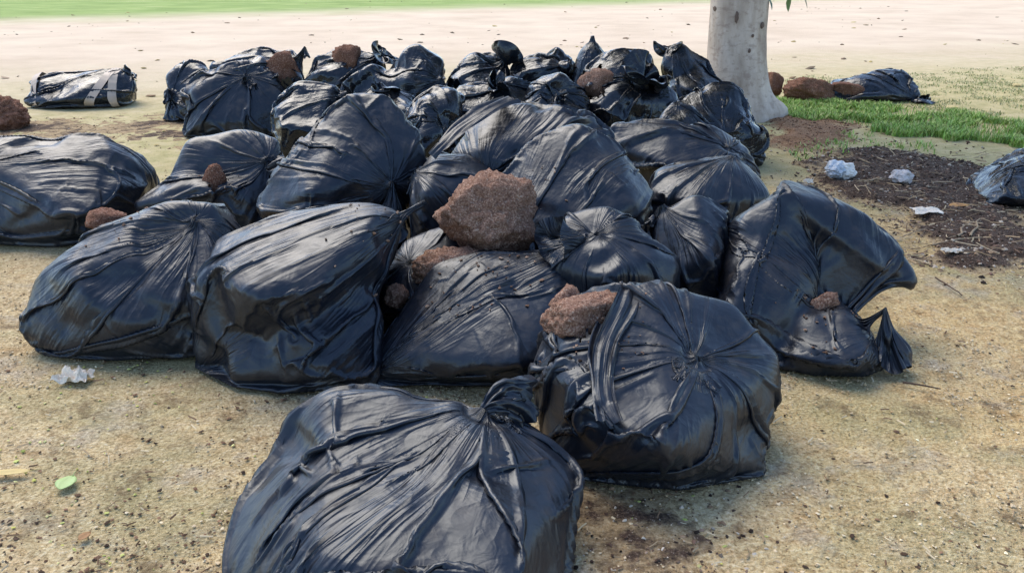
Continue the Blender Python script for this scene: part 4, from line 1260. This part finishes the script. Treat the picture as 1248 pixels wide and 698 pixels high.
twig('pale straw on the bare earth beside the paper sheet', (1100, 290), (1128, 284), 0.004, TWIG, 0.004, 8)

# ------------------------------------------------------------------ film flaps and tape on particular bags
def film_strip(parent, name, pts, width, seed, mat=FILM, crumple=0.24, n=40, m_=13, face=(0, -1, 0.3)):
    pts = [np.array(p, float) for p in pts]
    k = len(pts)
    ts = np.linspace(0, k - 1.0001, n)
    co = []
    for i, t in enumerate(ts):
        a = int(t); f = t - a
        p0, p1, p2, p3 = pts[max(a - 1, 0)], pts[a], pts[min(a + 1, k - 1)], pts[min(a + 2, k - 1)]
        c = p1 + 0.5 * f * (p2 - p0 + f * (2 * p0 - 5 * p1 + 4 * p2 - p3 + f * (3 * (p1 - p2) + p3 - p0)))
        tan = p2 - p1; tan /= np.linalg.norm(tan) + 1e-9
        fc = np.array(face, float); sd_ = np.cross(tan, fc); sd_ /= np.linalg.norm(sd_) + 1e-9; nr = np.cross(sd_, tan)
        wd = width[0] + (width[1] - width[0]) * i / (n - 1)
        for j in range(m_):
            s_ = j / (m_ - 1) - 0.5
            q1 = mnoise.noise(Vector((t * 0.45, s_ * 4, seed))); q2 = abs(mnoise.noise(Vector((t * 0.7, s_ * 8, seed + 9)))); q3 = mnoise.noise(Vector((t * 0.9, seed, 2)))
            co.append(c + sd_ * wd * (s_ * (1 + 0.35 * q3) + 0.1 * q1) + nr * wd * crumple * (q1 + 0.7 * q2 - 0.6 * abs(s_)))
    q = np.array([(i * m_ + j, i * m_ + j + 1, (i + 1) * m_ + j + 1, (i + 1) * m_ + j) for i in range(n - 1) for j in range(m_ - 1)])
    co = np.array(co) - np.array(parent.location)
    me = mesh_np(name, co, q)
    pa = np.array([((j / (m_ - 1) - 0.5) * width[0] + seed, seed, t * 0.08) for t in ts for j in range(m_)])
    at_ = me.attributes.new('pleat', 'FLOAT_VECTOR', 'POINT'); at_.data.foreach_set('vector', pa.astype(np.float32).ravel())
    return link(name, me, parent, mat)
b1 = lambda px, py, s_: bag_point(B_TORN, px, py, s_)
film_strip(roots[B_TORN], 'torn_flap', [b1(772, 352, 0.0), b1(762, 378, -0.03), b1(742, 415, -0.045), b1(735, 455, -0.04), b1(738, 490, -0.03), b1(752, 515, -0.02)], (0.10, 0.045), 3, n=60, m_=17)
film_strip(roots[B_TORN], 'torn_flap', [b1(735, 395, -0.01), b1(725, 430, -0.035), b1(728, 470, -0.03), b1(735, 512, -0.02)], (0.05, 0.03), 6, n=40)
KA = prepared[0].K
def ear(dirs, w, seed):
    film_strip(roots[0], 'neck_ear', [KA] + [KA + np.array(d) for d in dirs], w, seed, n=36, m_=17, crumple=0.45, face=(0.2, -0.6, 0.7))
ear([(0.03, 0.0, 0.015), (0.07, 0.01, 0.01), (0.11, 0.02, -0.015), (0.13, 0.02, -0.05)], (0.03, 0.10), 31)
ear([(0.025, 0.02, 0.025), (0.06, 0.05, 0.035), (0.10, 0.08, 0.025), (0.13, 0.10, -0.01)], (0.03, 0.12), 35)
b2 = lambda px, py, Y: np.array(at(px, py, Y))
film_strip(roots[B_FLAP], 'lifted_flap', [b2(624, 120, 4.55), b2(590, 134, 4.40), b2(562, 154, 4.28), b2(540, 176, 4.2), b2(526, 190, 4.18)], (0.13, 0.07), 12, crumple=0.22, n=60, m_=17, face=(-0.3, -0.5, 0.8))

def strap(i, x_px, tilt, w):
    B = prepared[i]; P = B.hull.astype(float)
    xc = at(x_px, 108, B.center[1])[0]
    c = np.array((xc, B.center[1], B.center[2] * 0.9))
    nrm = np.array((math.cos(tilt), 0, math.sin(tilt))); e1 = np.array((0, 1.0, 0)); e2 = np.cross(nrm, e1)
    co = []; n = 64
    for k in range(n):
        a = 2 * math.pi * k / n
        for sgn in (-1, 1):
            cc = c + nrm * sgn * w / 2
            d = e1 * math.cos(a) + e2 * math.sin(a)
            t = exit_points(P, cc, d[None])[0]
            co.append(cc + d * (t + 0.030 + 0.006 * mnoise.noise(Vector((math.cos(a) * 4, math.sin(a) * 4, x_px)))))
    q = np.array([(k * 2, k * 2 + 1, (k * 2 + 3) % (2 * n), (k * 2 + 2) % (2 * n)) for k in range(n)])
    co = np.array(co); co[:, 2] = np.maximum(co[:, 2], 0.003)
    link('tape_strap', mesh_np('tape_strap', co - np.array(roots[i].location), q), roots[i], TAPE)
strap(B_STRAP, 50, 0.25, 0.07)
strap(B_STRAP, 126, -0.45, 0.08)
strap(B_STRAP, 146, 0.15, 0.07)
